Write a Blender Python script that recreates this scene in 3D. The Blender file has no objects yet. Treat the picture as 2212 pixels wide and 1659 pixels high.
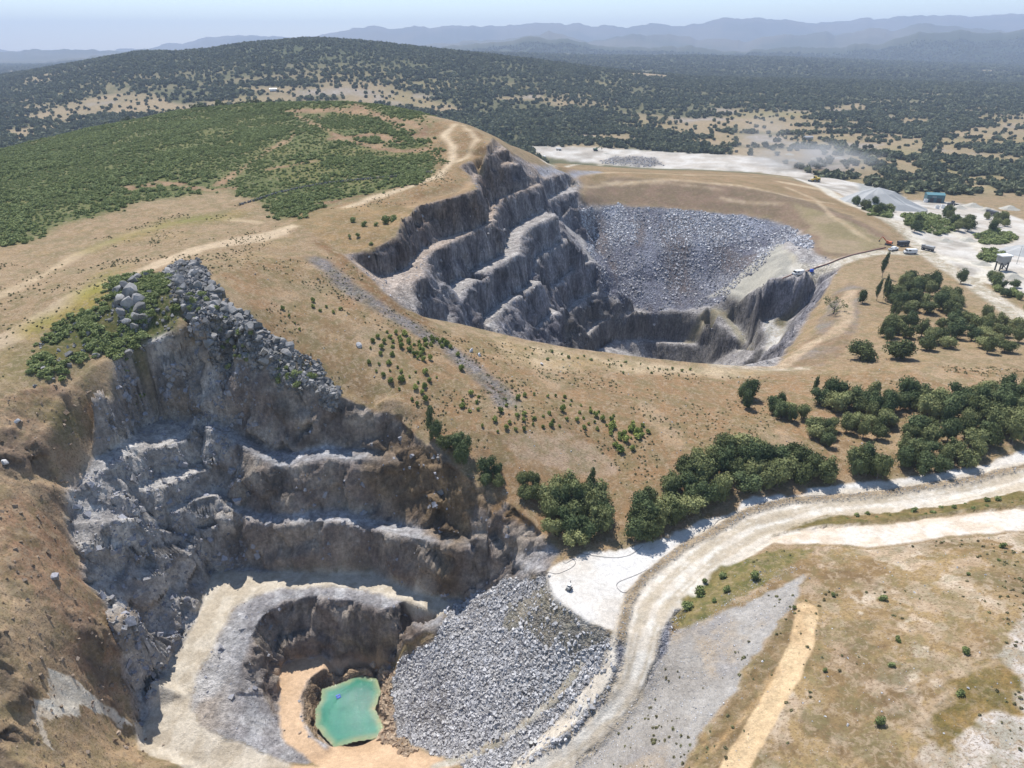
import bpy, math, random
import numpy as np
from mathutils import Vector, Matrix, Euler
from mathutils.geometry import delaunay_2d_cdt

random.seed(7); RNG = np.random.default_rng(7)
SC = bpy.context.scene
COL = SC.collection
R = math.radians

# ------------------------------------------------------------------ camera, sky, sun, exposure
CAM_H = 120.0
PITCH = R(26.0)
cam = bpy.data.cameras.new("camera")
cam.sensor_width = 36.0
cam.lens = 36.0 * 1495.0 / 2212.0
cam.clip_start = 0.5; cam.clip_end = 90000.0
camo = bpy.data.objects.new("camera", cam); COL.objects.link(camo)
camo.location = (0, 0, CAM_H); camo.rotation_euler = (R(90) - PITCH, 0, 0)
SC.camera = camo

SUN_EL, SUN_AZ = 60.5, -27.0          # degrees; azimuth left of the view direction (+Y)
world = bpy.data.worlds.new("World"); SC.world = world; world.use_nodes = True
wn = world.node_tree; wn.nodes.clear()
sky = wn.nodes.new("ShaderNodeTexSky"); sky.sky_type = 'NISHITA'; sky.sun_disc = False
sky.sun_elevation = R(SUN_EL); sky.sun_rotation = R(SUN_AZ)
sky.altitude = 900; sky.air_density = 1.0; sky.dust_density = 0.3; sky.ozone_density = 1.6
bgn = wn.nodes.new("ShaderNodeBackground"); bgn.inputs[1].default_value = 0.13
wo = wn.nodes.new("ShaderNodeOutputWorld")
wn.links.new(sky.outputs[0], bgn.inputs[0]); wn.links.new(bgn.outputs[0], wo.inputs[0])

sun = bpy.data.lights.new("sun", 'SUN'); sun.energy = 4.9; sun.angle = R(0.53); sun.color = (1.0, 0.965, 0.915)
suno = bpy.data.objects.new("sun", sun); COL.objects.link(suno)
sd = Vector((math.sin(R(SUN_AZ)) * math.cos(R(SUN_EL)), math.cos(R(SUN_AZ)) * math.cos(R(SUN_EL)), math.sin(R(SUN_EL))))
suno.rotation_euler = sd.to_track_quat('Z', 'Y').to_euler(); suno.location = (-200, 200, 600)
SC.view_settings.view_transform = 'Standard'; SC.view_settings.look = 'None'
SC.view_settings.exposure = 0.52; SC.view_settings.gamma = 1.0
SC.view_settings.use_curve_mapping = False
SC.cycles.max_bounces = 6; SC.cycles.diffuse_bounces = 2; SC.cycles.glossy_bounces = 2
SC.cycles.transparent_max_bounces = 6; SC.cycles.volume_bounces = 0

# ------------------------------------------------------------------ measuring: photo point + height -> place
def frame(f, x, y):
    """the photograph was measured in several enlarged crops; bring them to one"""
    if f == 'D': return x, y
    if f == 'A': return 743 + .3125 * x, 259.2 + .3125 * y
    if f == 'B': return 1296 + .3125 * x, 483.8 + .3125 * y
    i, j = int(f[1]), int(f[2])            # T(col)(row)
    return 553 * i + x / 4.0, 414.75 * j + y / 4.0
SP, CP = math.sin(PITCH), math.cos(PITCH)
def raydir(u, v):
    a = (829.5 - v) / 1495.0
    return np.array([(u - 1106) / 1495.0, CP + a * SP, -SP + a * CP])
def at(u, v, z):
    d = raydir(u, v); s = (z - CAM_H) / d[2]
    return (d[0] * s, d[1] * s, z)
NEARPIT = False
def L(f, *pts):
    """polyline: pts of (x,y,z) measured in crop f -> world"""
    return [at(*frame(f, p[0], p[1]), deep(p[2])) for p in pts]
def deep(z):
    if not NEARPIT or z > -18: return z
    return -18 + (z + 18) * .8 if z > -32 else -29.2 + (z + 32) * 1.15

# ------------------------------------------------------------------ noise
def _h(ix, iy, iz, seed):
    n = (ix.astype(np.int64) * 374761393 + iy.astype(np.int64) * 668265263 + iz * 2147483647 + seed * 1274126177) & 0xffffffff
    n = ((n ^ (n >> 13)) * 1274126177) & 0xffffffff
    return ((n ^ (n >> 16)) & 0xffff).astype(np.float32) / 65535.0
def vnoise(x, y, seed=0):
    xi = np.floor(x); yi = np.floor(y); fx = (x - xi).astype(np.float32); fy = (y - yi).astype(np.float32)
    fx = fx * fx * fx * (fx * (fx * 6 - 15) + 10); fy = fy * fy * fy * (fy * (fy * 6 - 15) + 10)
    z = np.int64(0)
    a = _h(xi, yi, z, seed); b = _h(xi + 1, yi, z, seed); c = _h(xi, yi + 1, z, seed); d = _h(xi + 1, yi + 1, z, seed)
    return (a + (b - a) * fx) * (1 - fy) + (c + (d - c) * fx) * fy
def fbm(x, y, scale, oct=4, seed=0, gain=.5, ridged=False):
    x = np.asarray(x, float) / scale; y = np.asarray(y, float) / scale
    t = 0; amp = 1; n = 0
    for o in range(oct):
        v = vnoise(x + 17.3 * o, y - 9.1 * o, seed + o) * 2 - 1
        if ridged: v = 1 - 2 * np.abs(v)
        t = t + amp * v; n += amp; amp *= gain; x = x * 2.03 + .37 * y * 0; y = y * 2.03
    return t / n
def vnoise3(x, y, z, seed=0):
    xi = np.floor(x); yi = np.floor(y); zi = np.floor(z)
    fx = (x - xi).astype(np.float32); fy = (y - yi).astype(np.float32); fz = (z - zi).astype(np.float32)
    fx = fx * fx * (3 - 2 * fx); fy = fy * fy * (3 - 2 * fy); fz = fz * fz * (3 - 2 * fz)
    zz = zi.astype(np.int64) * 7919
    def pl(k):
        a = _h(xi, yi, zz + k, seed); b = _h(xi + 1, yi, zz + k, seed); c = _h(xi, yi + 1, zz + k, seed); d = _h(xi + 1, yi + 1, zz + k, seed)
        return (a + (b - a) * fx) * (1 - fy) + (c + (d - c) * fx) * fy
    return pl(np.int64(0)) * (1 - fz) + pl(np.int64(7919)) * fz
def fbm3(x, y, z, scale, oct=4, seed=0, gain=.5, ridged=False):
    x = x / scale; y = y / scale; z = z / scale; t = 0; amp = 1; n = 0
    for o in range(oct):
        v = vnoise3(x + 5.3 * o, y, z, seed + o) * 2 - 1
        if ridged: v = 1 - 2 * np.abs(v)
        t = t + amp * v; n += amp; amp *= gain; x = x * 2.07; y = y * 2.07; z = z * 2.07
    return t / n
def worley3(x, y, z, scale, seed=0):
    """cells of broken rock: random value, tilt of the face inside the cell, second random value"""
    x = x / scale; y = y / scale; z = z / scale; xi, yi, zi = np.floor(x), np.floor(y), np.floor(z)
    best = np.full(x.shape, 9.0); val = np.zeros(x.shape); tilt = np.zeros(x.shape); v2 = np.zeros(x.shape)
    for a in (-1, 0, 1):
        for b in (-1, 0, 1):
            for c in (-1, 0, 1):
                cx, cy, cz = xi + a, yi + b, zi + c; zz = cz.astype(np.int64) * 7919
                px = cx + _h(cx, cy, zz, seed); py = cy + _h(cx, cy, zz, seed + 1); pz = cz + _h(cx, cy, zz, seed + 2)
                ex, ey, ez = x - px, y - py, z - pz; d = ex * ex + ey * ey + ez * ez; m = d < best
                best = np.where(m, d, best); h = _h(cx, cy, zz, seed + 3); val = np.where(m, h, val); h2 = _h(cx, cy, zz, seed + 4); h3 = _h(cx, cy, zz, seed + 5)
                v2 = np.where(m, h3, v2); tilt = np.where(m, ex * (h2 * 2 - 1) + ey * (h3 * 2 - 1) + ez * (h * 2 - 1), tilt)
    return val * 2 - 1, tilt, v2
def sstep(a, b, x):
    t = np.clip((x - a) / (b - a), 0, 1); return t * t * (3 - 2 * t)
def lin(c):
    c = c / 255.0
    return c / 12.92 if c <= .04045 else ((c + .055) / 1.055) ** 2.4
EXPO = 1.62
def S(r, g, b):
    """colour of the sunlit surface as read off the photograph -> base colour"""
    return np.array([lin(r), lin(g), lin(b)]) / EXPO
# ------------------------------------------------------------------ far land (hills and ridges as heights over the plain)
def prof(pts, r):
    """skyline of a ridge r metres off: measured points -> (tan azimuth, height)"""
    xs, zs = [], []
    for u, v in pts:
        d = raydir(u, v); s = r / d[1]
        xs.append(d[0] / d[1]); zs.append(CAM_H + d[2] * s)
    return np.array(xs), np.array(zs)
RIDGES = [
 (2500, 900, 700, [(-300,215),(-100,185),(0,167),(100,150),(250,122),(300,114),(390,113),(450,108),(530,95),(600,90),(660,85),(720,86),(800,92),(870,100),(950,109),(1060,120),(1150,130),(1300,150),(1500,170),(2600,200)]),
 (5200, 2200, 900, [(-300,150),(0,150),(300,135),(700,128),(950,118),(1060,115),(1150,118),(1300,122),(1500,122),(1700,126),(1900,134),(2060,139),(2212,143),(2600,150)]),
 (7800, 1300, 1300, [(-300,140),(0,148),(60,140),(150,128),(250,118),(400,118),(700,115),(900,107),(960,98),(1030,94),(1070,91),(1106,84),(1156,79),(1191,86),(1226,80),(1246,87),(1281,97),(1313,102),(1368,98),(1418,101),(1468,101),(1531,101),(1568,107),(1656,107),(1734,102),(1834,99),(1909,91),(1946,81),(1984,73),(2046,72),(2071,66),(2109,70),(2171,71),(2212,66),(2400,60),(2600,70)]),
 (11000, 1600, 1600, [(-300,118),(0,111),(87,108),(175,104),(207,105),(250,108),(322,107),(500,108),(900,100),(1163,76),(1186,69),(1218,75),(1268,92),(1318,82),(1368,72),(1456,77),(1506,85),(1536,82),(1568,84),(1606,90),(1659,80),(1734,77),(1784,67),(1809,75),(1834,71),(1879,59),(1934,65),(1984,54),(2034,56),(2069,54),(2109,64),(2212,70),(2600,60)]),
 (16000, 2200, 2200, [(-300,112),(0,109),(150,110),(320,105),(400,90),(450,80),(500,74),(553,77),(640,82),(653,82),(703,72),(765,62),(815,60),(928,60),(1028,56),(1098,54),(1143,51),(1281,54),(1331,59),(1368,59),(1426,52),(1468,55),(1531,49),(1563,39),(1586,41),(1636,34),(1684,41),(1721,45),(1759,49),(1784,45),(1834,45),(1909,37),(2009,37),(2059,32),(2121,34),(2212,31),(2600,36)]),
]
RP = [(r, wf, wb) + prof(p, r) for r, wf, wb, p in RIDGES]
def far_h(x, y):
    x = np.asarray(x, float); y = np.asarray(y, float)
    yy = np.maximum(y, 60); t = x / yy
    base = -22 + 6 * fbm(x, y, 900, 3, 40) + 2.0 * fbm(x, y, 160, 3, 41)
    base = base - 16 * sstep(1200, 3200, y) + np.clip(y - 6500, 0, 20000) * -0.004
    z = base.copy() if isinstance(base, np.ndarray) else base
    for k, (r, wf, wb, px, pz) in enumerate(RP):
        top = np.interp(t, px, pz)
        if k > 1: top = top + r * .0042 * fbm(t * 40, t * 7 + k, 1.0, 4, 140 + k, .6)
        wob = fbm(x, y, r * .11, 4, 50 + k, ridged=True) if k else fbm(x, y, 420, 4, 50) * .6
        rr = y + (x * 0) + (wob * r * .035 if k else 0)
        m = np.where(rr < r, np.exp(-((rr - r) / wf) ** 2), np.exp(-((rr - r) / wb) ** 2))
        add = (top + 30) * m * (1 + (.10 * wob * (1 - m * .9)))
        zr = -30 + add - (1 - m) * 30 * 0
        z = np.maximum(z, np.where(m > .02, zr, -1e3))
    return z

# ------------------------------------------------------------------ near land: survey lines -> triangulated surface
pts_soft = []           # single points
lines = []              # (polyline, hard)
NEARPIT = False
def P(f, *pts): pts_soft.extend(L(f, *pts))
def W(*pts): pts_soft.extend(pts)
def line(f, *pts, hard=True, raw=None):
    l = raw if raw is not None else L(f, *pts)
    lines.append((l, hard)); return l
def resample(l, step):
    out = [l[0]]
    for a, b in zip(l[:-1], l[1:]):
        n = max(1, int(math.ceil(math.hypot(b[0] - a[0], b[1] - a[1]) / step)))
        for k in range(1, n + 1): out.append(tuple(a[i] + (b[i] - a[i]) * k / n for i in range(3)))
    return out
def outward(l, ref, dmin, slope=0.0, step=4.0, keep=0):
    """line l kept at least dmin (+ slope x height) on the pit side (right hand) of ref, so that no wall overhangs"""
    out = []
    for p in resample(l, step):
        for _ in range(3):
            best = None
            for a, b in zip(ref[:-1], ref[1:]):
                dx, dy = b[0] - a[0], b[1] - a[1]; ll = math.hypot(dx, dy) + 1e-9; t0 = ((p[0] - a[0]) * dx + (p[1] - a[1]) * dy) / ll ** 2; t = min(1, max(0, t0))
                qx, qy = a[0] + t * dx, a[1] + t * dy; d = math.hypot(p[0] - qx, p[1] - qy); side = dx * (p[1] - qy) - dy * (p[0] - qx)
                if best is None or d < best[0] - 1e-6: best = (d, side, qx, qy, dy / ll, -dx / ll, a[2] + t * (b[2] - a[2]), t0)
            d, side, qx, qy, nx_, ny_, z, t0 = best
            need = dmin + slope * abs(z - p[2])
            ends = (math.hypot(qx - ref[0][0], qy - ref[0][1]) < .01 and t0 < 0) or (math.hypot(qx - ref[-1][0], qy - ref[-1][1]) < .01 and t0 > 1)
            if ends and d > .5: break
            if side > 0:
                if d > 16: break
                p = (qx + nx_ * need, qy + ny_ * need, p[2])
            elif d < need:
                if d < .05: p = (qx + nx_ * need, qy + ny_ * need, p[2])
                else: p = (qx + (p[0] - qx) / d * need, qy + (p[1] - qy) / d * need, p[2])
            else: break
        out.append(p)
    return out
def outline(name_l, ref, dmin, slope=0.0):
    for i, (l, h) in enumerate(lines):
        if l is name_l:
            n = outward(l, ref, dmin, slope); lines[i] = (n, h); return n
    raise KeyError
def dist_poly(p, l):
    best = 1e9; bz = 0
    for a, b in zip(l[:-1], l[1:]):
        ax, ay = a[0], a[1]; dx, dy = b[0] - ax, b[1] - ay
        t = ((p[0] - ax) * dx + (p[1] - ay) * dy) / (dx * dx + dy * dy + 1e-9); t = min(1, max(0, t))
        d = math.hypot(p[0] - ax - t * dx, p[1] - ay - t * dy)
        if d < best: best = d; bz = a[2] + t * (b[2] - a[2])
    return best, bz
def toe(crest, f, *pts, k=.35, zmin=-80, hard=True, show=None):
    """foot line of a wall: its height follows from the wall's slope below the crest line"""
    out = []
    for p in pts:
        u, v = frame(f, p[0], p[1])
        if len(p) == 3 and p[2] is not None: out.append(at(u, v, deep(p[2]))); continue
        z = max(c[2] for c in crest) - .5; best = None
        prev = None
        while z > zmin:
            q = at(u, v, z); d, cz = dist_poly(q, crest)
            h = cz - z
            if h > 1.0:
                e = d - k * h
                if best is None or abs(e) < best[0]: best = (abs(e), q)
                if prev is not None and prev > 0 >= e: break
                prev = e
            z -= .25
        out.append(best[1])
    if show: print(show, [round(o[2], 1) for o in out])
    lines.append((out, hard)); return out

def crest(prev, f, *pts, dz=.9, show=None):
    """edge line of a bench: a little above the foot line of the wall behind it"""
    pu = []
    for a, b in zip(prev[:-1], prev[1:]):
        for t in (0, .25, .5, .75, 1): q = [a[i] + t * (b[i] - a[i]) for i in range(3)]; pu.append(project(*q) + (q[2],))
    out = []
    for p in pts:
        u, v = frame(f, p[0], p[1]); w = sorted(((math.hypot(u - q[0], v - q[1]), q[2]) for q in pu))[:3]
        z = sum(c / (d + 3) for d, c in w) / sum(1 / (d + 3) for d, c in w) + dz
        out.append(at(u, v, z))
    if show: print(show, [round(o[2], 1) for o in out])
    lines.append((out, True)); return out
def project(x, y, z):
    d = (x, y, z - CAM_H); fw = d[1] * CP - d[2] * SP; up = d[1] * SP + d[2] * CP
    return 1106 + 1495 * d[0] / fw, 829.5 - 1495 * up / fw
# ---- near pit, rim (hard edge)
NEARPIT = True
rimN = line('D', (262,775,35),(290,752,36.5),(330,745,36.5),(420,745,34.5),(500,770,31.5),(600,822,26.5),(700,860,21.5),(800,885,17.5),(860,910,15.5),(915,955,13),(953,998,11),(990,1022,9),(1050,1058,6),(1110,1100,3.5),(1160,1140,2),(1200,1180,.5))
b1 = toe(rimN, 'D', (430,890),(490,925),(578,975),(640,975),(703,962),(780,968),(850,974), k=.42, show='b1')
B1 = b1; b1 = outline(b1, rimN, 0.8, 0.16)
b1o = line('D', *[(p[0], p[1], 0) for p in []], raw=L('D', (445,925,B1[0][2]-2),(520,965,B1[1][2]-2.5),(600,1010,B1[2][2]-1),(703,990,B1[4][2]-.5),(800,995,B1[5][2]-.5),(880,998,B1[6][2]-.5)))
b1o = outline(b1o, b1, 2.0, 0)
b2 = toe(b1o + rimN[10:], 'D', (500,1085),(553,1108),(640,1105),(728,1103),(803,1120),(870,1135),(928,1143),(1000,1155), k=.42, show='b2')
B2 = b2; b2 = outline(b2, b1o + rimN[9:], 0.8, 0.16)
b2o = line('D', raw=L('D', (505,1110,B2[0][2]-.6),(600,1135,B2[1][2]-.6),(728,1128,B2[3][2]-.5),(803,1142,B2[4][2]-.5),(900,1166,B2[6][2]-.5),(985,1180,B2[7][2]-.6),(1060,1192,-9.5),(1095,1222,-9)))
b2o = outline(b2o, b2, 2.0, 0)
b3 = toe(b2o, 'D', (450,1236,-28.5),(530,1220,-28),(600,1215,-27.5),(700,1213,-27),(800,1219,-27),(880,1242,-27),(950,1274,-27),(1000,1295,-26), k=.4, show='b3')
b3 = outline(b3, b2o, 0.8, 0.16)
P('D', (1090,1250,-10.5),(1125,1190,-4.5),(1060,1235,-14))
# ramp outer edge / low wall
ro = line('D', (1000,1312,-25.5),(950,1326,-27),(880,1299,-27.2),(828,1280,-27.2),(778,1266,-27.2),(700,1262,-27.2),(603,1268,-27.6),(553,1280,-28.2),(510,1300,-29),(470,1375,-31),(430,1450,-33.5),(408,1505,-35.5),(420,1560,-37),(470,1590,-38.5),(560,1625,-41),(640,1655,-43))
ri = line('D', (455,1255,-28.7),(440,1300,-30),(400,1370,-32),(350,1460,-34.5),(300,1540,-36.5),(310,1600,-38),(420,1650,-40),(560,1690,-42.5))
lc = line('D', (560,1345,-31),(585,1318,-29.5),(620,1297,-28.6),(690,1289,-28.4),(760,1300,-28.4),(830,1318,-28.2),(890,1340,-28),(922,1352,-28))
lt = toe(lc, 'D', (612,1428,-44),(650,1420,-44),(700,1413,-44),(760,1416,-44),(830,1430,-44),(880,1402,-41),(905,1388,-39), k=.4)
sh = line('D', (545,1380,-32.5),(520,1440,-34.5),(500,1500,-36.5),(500,1550,-38),(560,1590,-40.5))
st = line('D', (606,1440,-43.9),(600,1500,-43.9),(600,1560,-43.9),(612,1600,-43.9),(660,1632,-44))
P('D', (570,1440,-38),(560,1500,-39.5),(555,1550,-41))
# platform and pond basin
plat = line('D', (640,1440,-44),(625,1500,-44),(625,1560,-44),(650,1610,-44),hard=False)
pin = line('D', (760,1442,-44),(700,1446,-44),(668,1470,-44),(652,1500,-44),(655,1550,-44),(680,1590,-44.2),(712,1612,-44.8),(725,1614,-45.5),hard=True)
bas = line('D', (748,1472,-49.5),(770,1460,-49.5),(812,1470,-49.5),(817,1494,-49.5),(808,1531,-49.5),(822,1569,-49.5),(818,1591,-49.5),(765,1600,-49.5),(725,1613,-49.5),(704,1590,-49.5),(684,1568,-49.5),(684,1534,-49.5),(696,1514,-49.5),(700,1492,-49.5),(748,1472,-49.5))
P('D', (760,1520,-52),(750,1560,-52),(790,1500,-51.5),(830,1450,-44),(830,1520,-46),(840,1580,-45.5),(800,1440,-44),(760,1625,-45.5),(850,1620,-44.5),(700,1640,-45),(900,1650,-44),(690,1480,-45.2),(680,1540,-45.2))
# rubble slope
rf = line('D', (870,1418,-42),(848,1450,-44),(842,1500,-44.5),(850,1560,-44.8),(880,1600,-44.5),(940,1625,-44),(1000,1650,-42),(1060,1700,-40),hard=False)
rt = line('D', (1205,1195,0),(1185,1235,-.5),(1190,1275,-.8),(1225,1315,-1),(1275,1345,-1.4),(1325,1368,-2),(1335,1395,-3.2),(1332,1440,-5.5),(1300,1500,-9),(1255,1555,-13),(1180,1615,-17),(1130,1650,-20),(1090,1680,-22),hard=True)
P('D', (1080,1260,-15),(1100,1330,-16),(1060,1400,-24),(1000,1350,-25),(960,1480,-34),(1150,1430,-16),(1180,1500,-18),(1080,1540,-28),(1050,1600,-33),(1240,1450,-10.5),(1190,1560,-20))
# haul road and far side
line('D', (2330,1020,10),(2212,1037,9),(2009,1080,6.5),(1784,1100,4),(1631,1142,2),(1506,1220,.5),(1418,1306,-.6),(1388,1369,-2.5),(1376,1419,-4.6),(1356,1481,-7.8),(1318,1531,-11),(1268,1581,-14.2),(1206,1631,-18),(1156,1665,-20.5),(1050,1740,-25),hard=False)
line('D', (2200,1062,9),(2000,1106,6.5),(1790,1128,4),(1665,1170,2),(1560,1240,.6),(1470,1320,-.7),(1432,1370,-2),(1420,1430,-4.6),(1402,1490,-7.8),(1370,1545,-11),(1310,1610,-15),(1250,1665,-19),(1150,1740,-24),hard=True)
line('D', (1480,1330,.5),(1580,1290,3),(1650,1210,4.5),hard=False)
gr = line('D', (1740,1250,6),(1700,1320,6),(1665,1390,5),(1600,1480,3.5),(1540,1570,1.5),(1480,1650,-.5),(1420,1730,-3),hard=False)
P('D', (2212,1300,15),(2212,1659,10),(2350,1500,14),(1900,1500,7.5),(1800,1350,7.5),(1900,1250,8),(1700,1600,4),(2000,1659,8),(1670,1172,3),(1850,1182,6),(2034,1165,8.5),(2212,1148,11),(2212,1095,11),(1909,1132,7),(2060,1440,11),(1600,1760,0),(2000,1850,6),(2400,1900,8),(2212,1200,13))
P('D', (1300,1215,0),(1280,1290,-.5),(1400,1180,.5),(1500,1125,2),(1700,1068,4.5),(1909,1045,7),(2109,1020,9.5),(2212,985,11),(2300,950,13))
# slope between the pits
P('D', (1240,1165,1.5),(1330,1165,1.5),(1420,1110,4),(1600,1060,5.5),(1900,1010,9),(2212,930,14),(1300,1000,7),(1500,1000,8),(1700,950,9.5),(2000,900,12),(2212,850,15),(2000,800,12.5),(1800,850,9.5),(1500,900,9.5),(1300,900,12),(1100,900,17),(1150,1000,10),(1000,950,15.5),(1080,1010,9.5),(940,900,17.5),(850,850,22),(900,800,25),(1050,850,19),(1000,780,22),(1150,800,17),(1300,820,13),(1450,830,10),(1620,830,7.5),(1750,810,6.5),(2100,760,9),(2212,760,10),(1150,760,16.5),(1000,720,22))
P('D', (600,650,41),(750,700,33.5),(680,600,42),(640,560,45),(720,640,37.5),(800,720,31))
# boulder ridge and land to its left
line('D', (330,596,50),(375,580,51.5),(420,572,53),(455,600,51),(490,650,47.5),(540,705,42),(600,768,32),(660,818,26.5),(720,850,22.5),hard=False)
P('D', (380,650,46.5),(330,690,42),(400,700,41.5),(270,640,48),(250,690,43),(430,680,45.5),(500,740,36.5),(150,720,41),(100,780,38.5),(200,780,37),(250,600,49),(430,540,51))
P('D', (0,560,47),(0,700,43),(200,620,48.5),(400,510,50.5),(600,490,49),(400,460,51.5),(0,830,37),(-200,700,44),(-200,500,48),(130,830,35),(200,830,34.5),(60,620,46))
# left bank of red soil
P('D', (0,1000,25),(0,1200,15),(0,1400,9),(0,1600,2),(-200,1300,14),(-250,900,34),(-200,1659,3),(100,900,30),(90,1050,17),(90,1200,9),(80,1330,5),(-300,1900,-2),(0,1850,-10),(300,1850,-37),(150,1659,-21),(60,1620,-9),(230,1640,-33),(100,1560,-12),(200,1570,-28),(180,1480,-17),(110,1450,-4))
lw = line('D', (262,775,35),(238,850,28.5),(216,905,23),(198,990,15),(160,1060,10),(156,1130,5),(172,1200,-1),(190,1260,-5.5),(230,1310,-10),(256,1400,-16.5),(274,1480,-25.5),hard=True)
c1 = line('D', (243,1003,14),(300,990,10.5),(350,968,10),(400,952,9.6),(444,932,9.3))
c1t = toe(c1, 'D', (277,1057),(315,1040),(350,1022),(400,1008),(447,998), k=.3, show='c1t')
c1b = line('D', (262,960,15),(300,925,12.5),(345,905,11.3),(400,912,10.8),hard=False)
c2 = line('D', (320,1062,3.2),(370,1045,2.2),(410,1030,1.8),(452,1016,1.5))
c2t = toe(c2, 'D', (320,1105),(360,1090),(410,1078),(475,1062), k=.35, show='c2t')
c3 = line('D', (378,1112,-4.6),(420,1085,-4.3),(466,1072,-4.2),(478,1090,-4.6))
c3t = toe(c3, 'D', (385,1150),(420,1140),(480,1128), k=.4, show='c3t')
c4 = line('D', (385,1215,-22),(430,1190,-20),(470,1163,-18),(515,1150,-15.8))
#c4t = toe(c4, 'D', (440,1243,-28.3),(480,1226,-27.8),(545,1205,-25), k=.4)
P('D', (300,1120,1),(250,1120,6),(330,1180,-7),(300,1250,-12),(370,1260,-21),(330,1330,-22),(270,1330,-9),(310,1420,-25),(360,1380,-30),(320,1470,-31),(350,1290,-20))
# ---- big pit
NEARPIT = False
P('D', (743,500,48.5),(870,470,51.5),(880,420,53.5),(940,400,56.5),(1000,350,61),(1000,285,70),(960,300,66))
Z0 = line('A', (975,215,65),(1000,178,66),(1045,128,66))
Z0t = toe(Z0, 'A', (992,236,61.5),(1015,222,61.5),(1056,192,61.5), k=.4)
Z0t = outline(Z0t, Z0, 0.8, 0.14)
w1 = line('A', (800,320,59),(830,300,60),(880,278,60.6),(960,250,60.6),(1060,218,60.4),(1115,212,60),(1160,240,57.5))
w1 = outline(w1, Z0t, 2.5)
w1t = toe(w1, 'A', (862,388,54),(905,380,54),(930,347,54.2),(1000,330,54.3),(1080,306,54.3),(1135,275,54), k=.4)
w1t = outline(w1t, w1, 0.8, 0.14)
w2 = line('A', (-10,925,44),(30,940,43.5),(190,900,44.5),(280,868,45.5),(380,800,47.5),(430,690,49.5),(520,597,50.5),(640,572,51.5),(740,547,52),(860,512,52.5),(940,478,53),(928,420,53.6),(932,362,53.8),(1010,340,53.8),(1100,315,53.8),(1165,300,53.4),(1200,325,51),(1245,368,46),(1338,345,45.5))
w2t = line('A', (225,1075,33.4),(300,1072,33.5),(440,1010,34),(490,940,34.5),(560,885,34.7),(700,815,34.8),(790,780,35),(880,742,35),(975,692,35.6),(1003,640,36),(1012,592,36.4),(1060,550,36.9),(1130,515,37.3),(1210,482,37.6),(1260,455,37.8),(1347,402,37.8))
w2t = outline(w2t, w2, 0.8, 0.14)
w3 = line('A', (335,1135,34.6),(480,1120,34.9),(545,1090,35),(545,1000,35.3),(600,920,35.5),(720,852,35.7),(870,782,35.9),(1000,718,36.3),(1052,650,37),(1064,562,37.6),(1130,532,38),(1220,490,38.2),(1300,465,37.5),(1345,432,35.5),(1480,395,32),(1560,372,29.5))
w3 = outline(w3, w2t, 4.5, 0)
w3t = line('A', (625,1212,18.2),(720,1145,18.3),(870,1055,18.6),(980,980,18.8),(1090,900,19.2),(1125,810,19.6),(1142,752,20),(1210,702,20.4),(1290,668,20.9),(1370,637,21.4),(1355,585,22),(1335,525,23),(1445,485,22),(1475,450,21.5))
w3t = outline(w3t, w3, 0.8, 0.14)
w3c = line('A', (1380,605,22.2),(1405,568,22.5),(1500,520,22),(1630,493,20.5))
w3ct = toe(w3c, 'A', (1490,690),(1530,672),(1570,650),(1600,600), k=.35, show='w3ct')
w3ct = outline(w3ct, w3c, 0.8, 0.14)
w4 = line('A', (700,1345,19),(785,1250,19.2),(815,1195,19.3),(960,1085,19.5),(1130,965,19.9),(1225,925,20.2),(1238,800,20.9),(1290,742,21.4),(1400,692,21.9),(1475,660,21.6))
w4 = outline(w4, w3t, 4.5, 0)
w4t = line('A', (915,1408,2.2),(960,1350,2.4),(1100,1230,2.6),(1200,1150,2.8),(1285,1085,3),(1293,1000,3.4),(1315,950,4),(1385,882,4.6),(1440,850,5),(1490,822,5.6),(1500,770,8))
w4t = outline(w4t, w4, 0.8, 0.14)
w5 = line('A', (990,1435,3.2),(1060,1350,3.4),(1150,1255,3.6),(1270,1192,3.7),(1375,1115,3.6))
w5 = outline(w5, w4t, 4, 0)
w5u = line('A', (1318,975,4.6),(1400,905,5.4),(1520,828,6),(1645,838,5.5))
w5u = outline(w5u, w4t, 4, 0)
w5t = line('A', (1240,1440,-15.3),(1300,1400,-15.2),(1415,1335,-15),(1412,1195,-13))
w5t = outline(w5t, w5, 0.8, 0.14)
w5ut = line('A', (1402,1160,-14.3),(1480,1120,-14.3),(1500,1060,-13.8),(1600,1002,-13),(1690,965,-11.5))
w5ut = outline(w5ut, w5u, 0.8, 0.14)
w6 = line('A', (1270,1450,-14.6),(1380,1400,-14.4),(1490,1325,-14.2))
w6 = outline(w6, w5t, 3.5, 0)
w6u = line('A', (1420,1185,-13.6),(1500,1090,-13.2),(1555,1025,-12.6),(1640,1000,-12.2),(1735,980,-12),(1790,1060,-18))
w6u = outline(w6u, w5ut, 3.5, 0)
w6t = line('A', (1515,1315,-31),(1560,1270,-31),(1600,1215,-30.6),(1690,1200,-30.4),(1790,1120,-27))
w6t = outline(w6t, w6u, 0.8, 0.14)
w7 = line('A', (1530,1345,-30.4),(1620,1290,-30.2),(1700,1212,-29.8),(1810,1172,-30),(1910,1182,-31),(1975,1225,-34))
w7 = outline(w7, w6t, 3.5, 0)
w7t = toe(w7, 'A', (1650,1480,-46),(1735,1400,-46),(1800,1387,-46),(1930,1350,-45.5),(2000,1320,-44.5), k=.3)
w7t = outline(w7t, w7, 0.8, 0.14)
w8 = line('B', (-70,775,-45.4),(0,690,-45.2),(80,650,-45.2),(200,625,-45),(400,612,-45),(560,615,-45),(700,640,-45.2),(790,690,-46),(860,730,-47.5),(920,790,-51),(940,860,-57))
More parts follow.
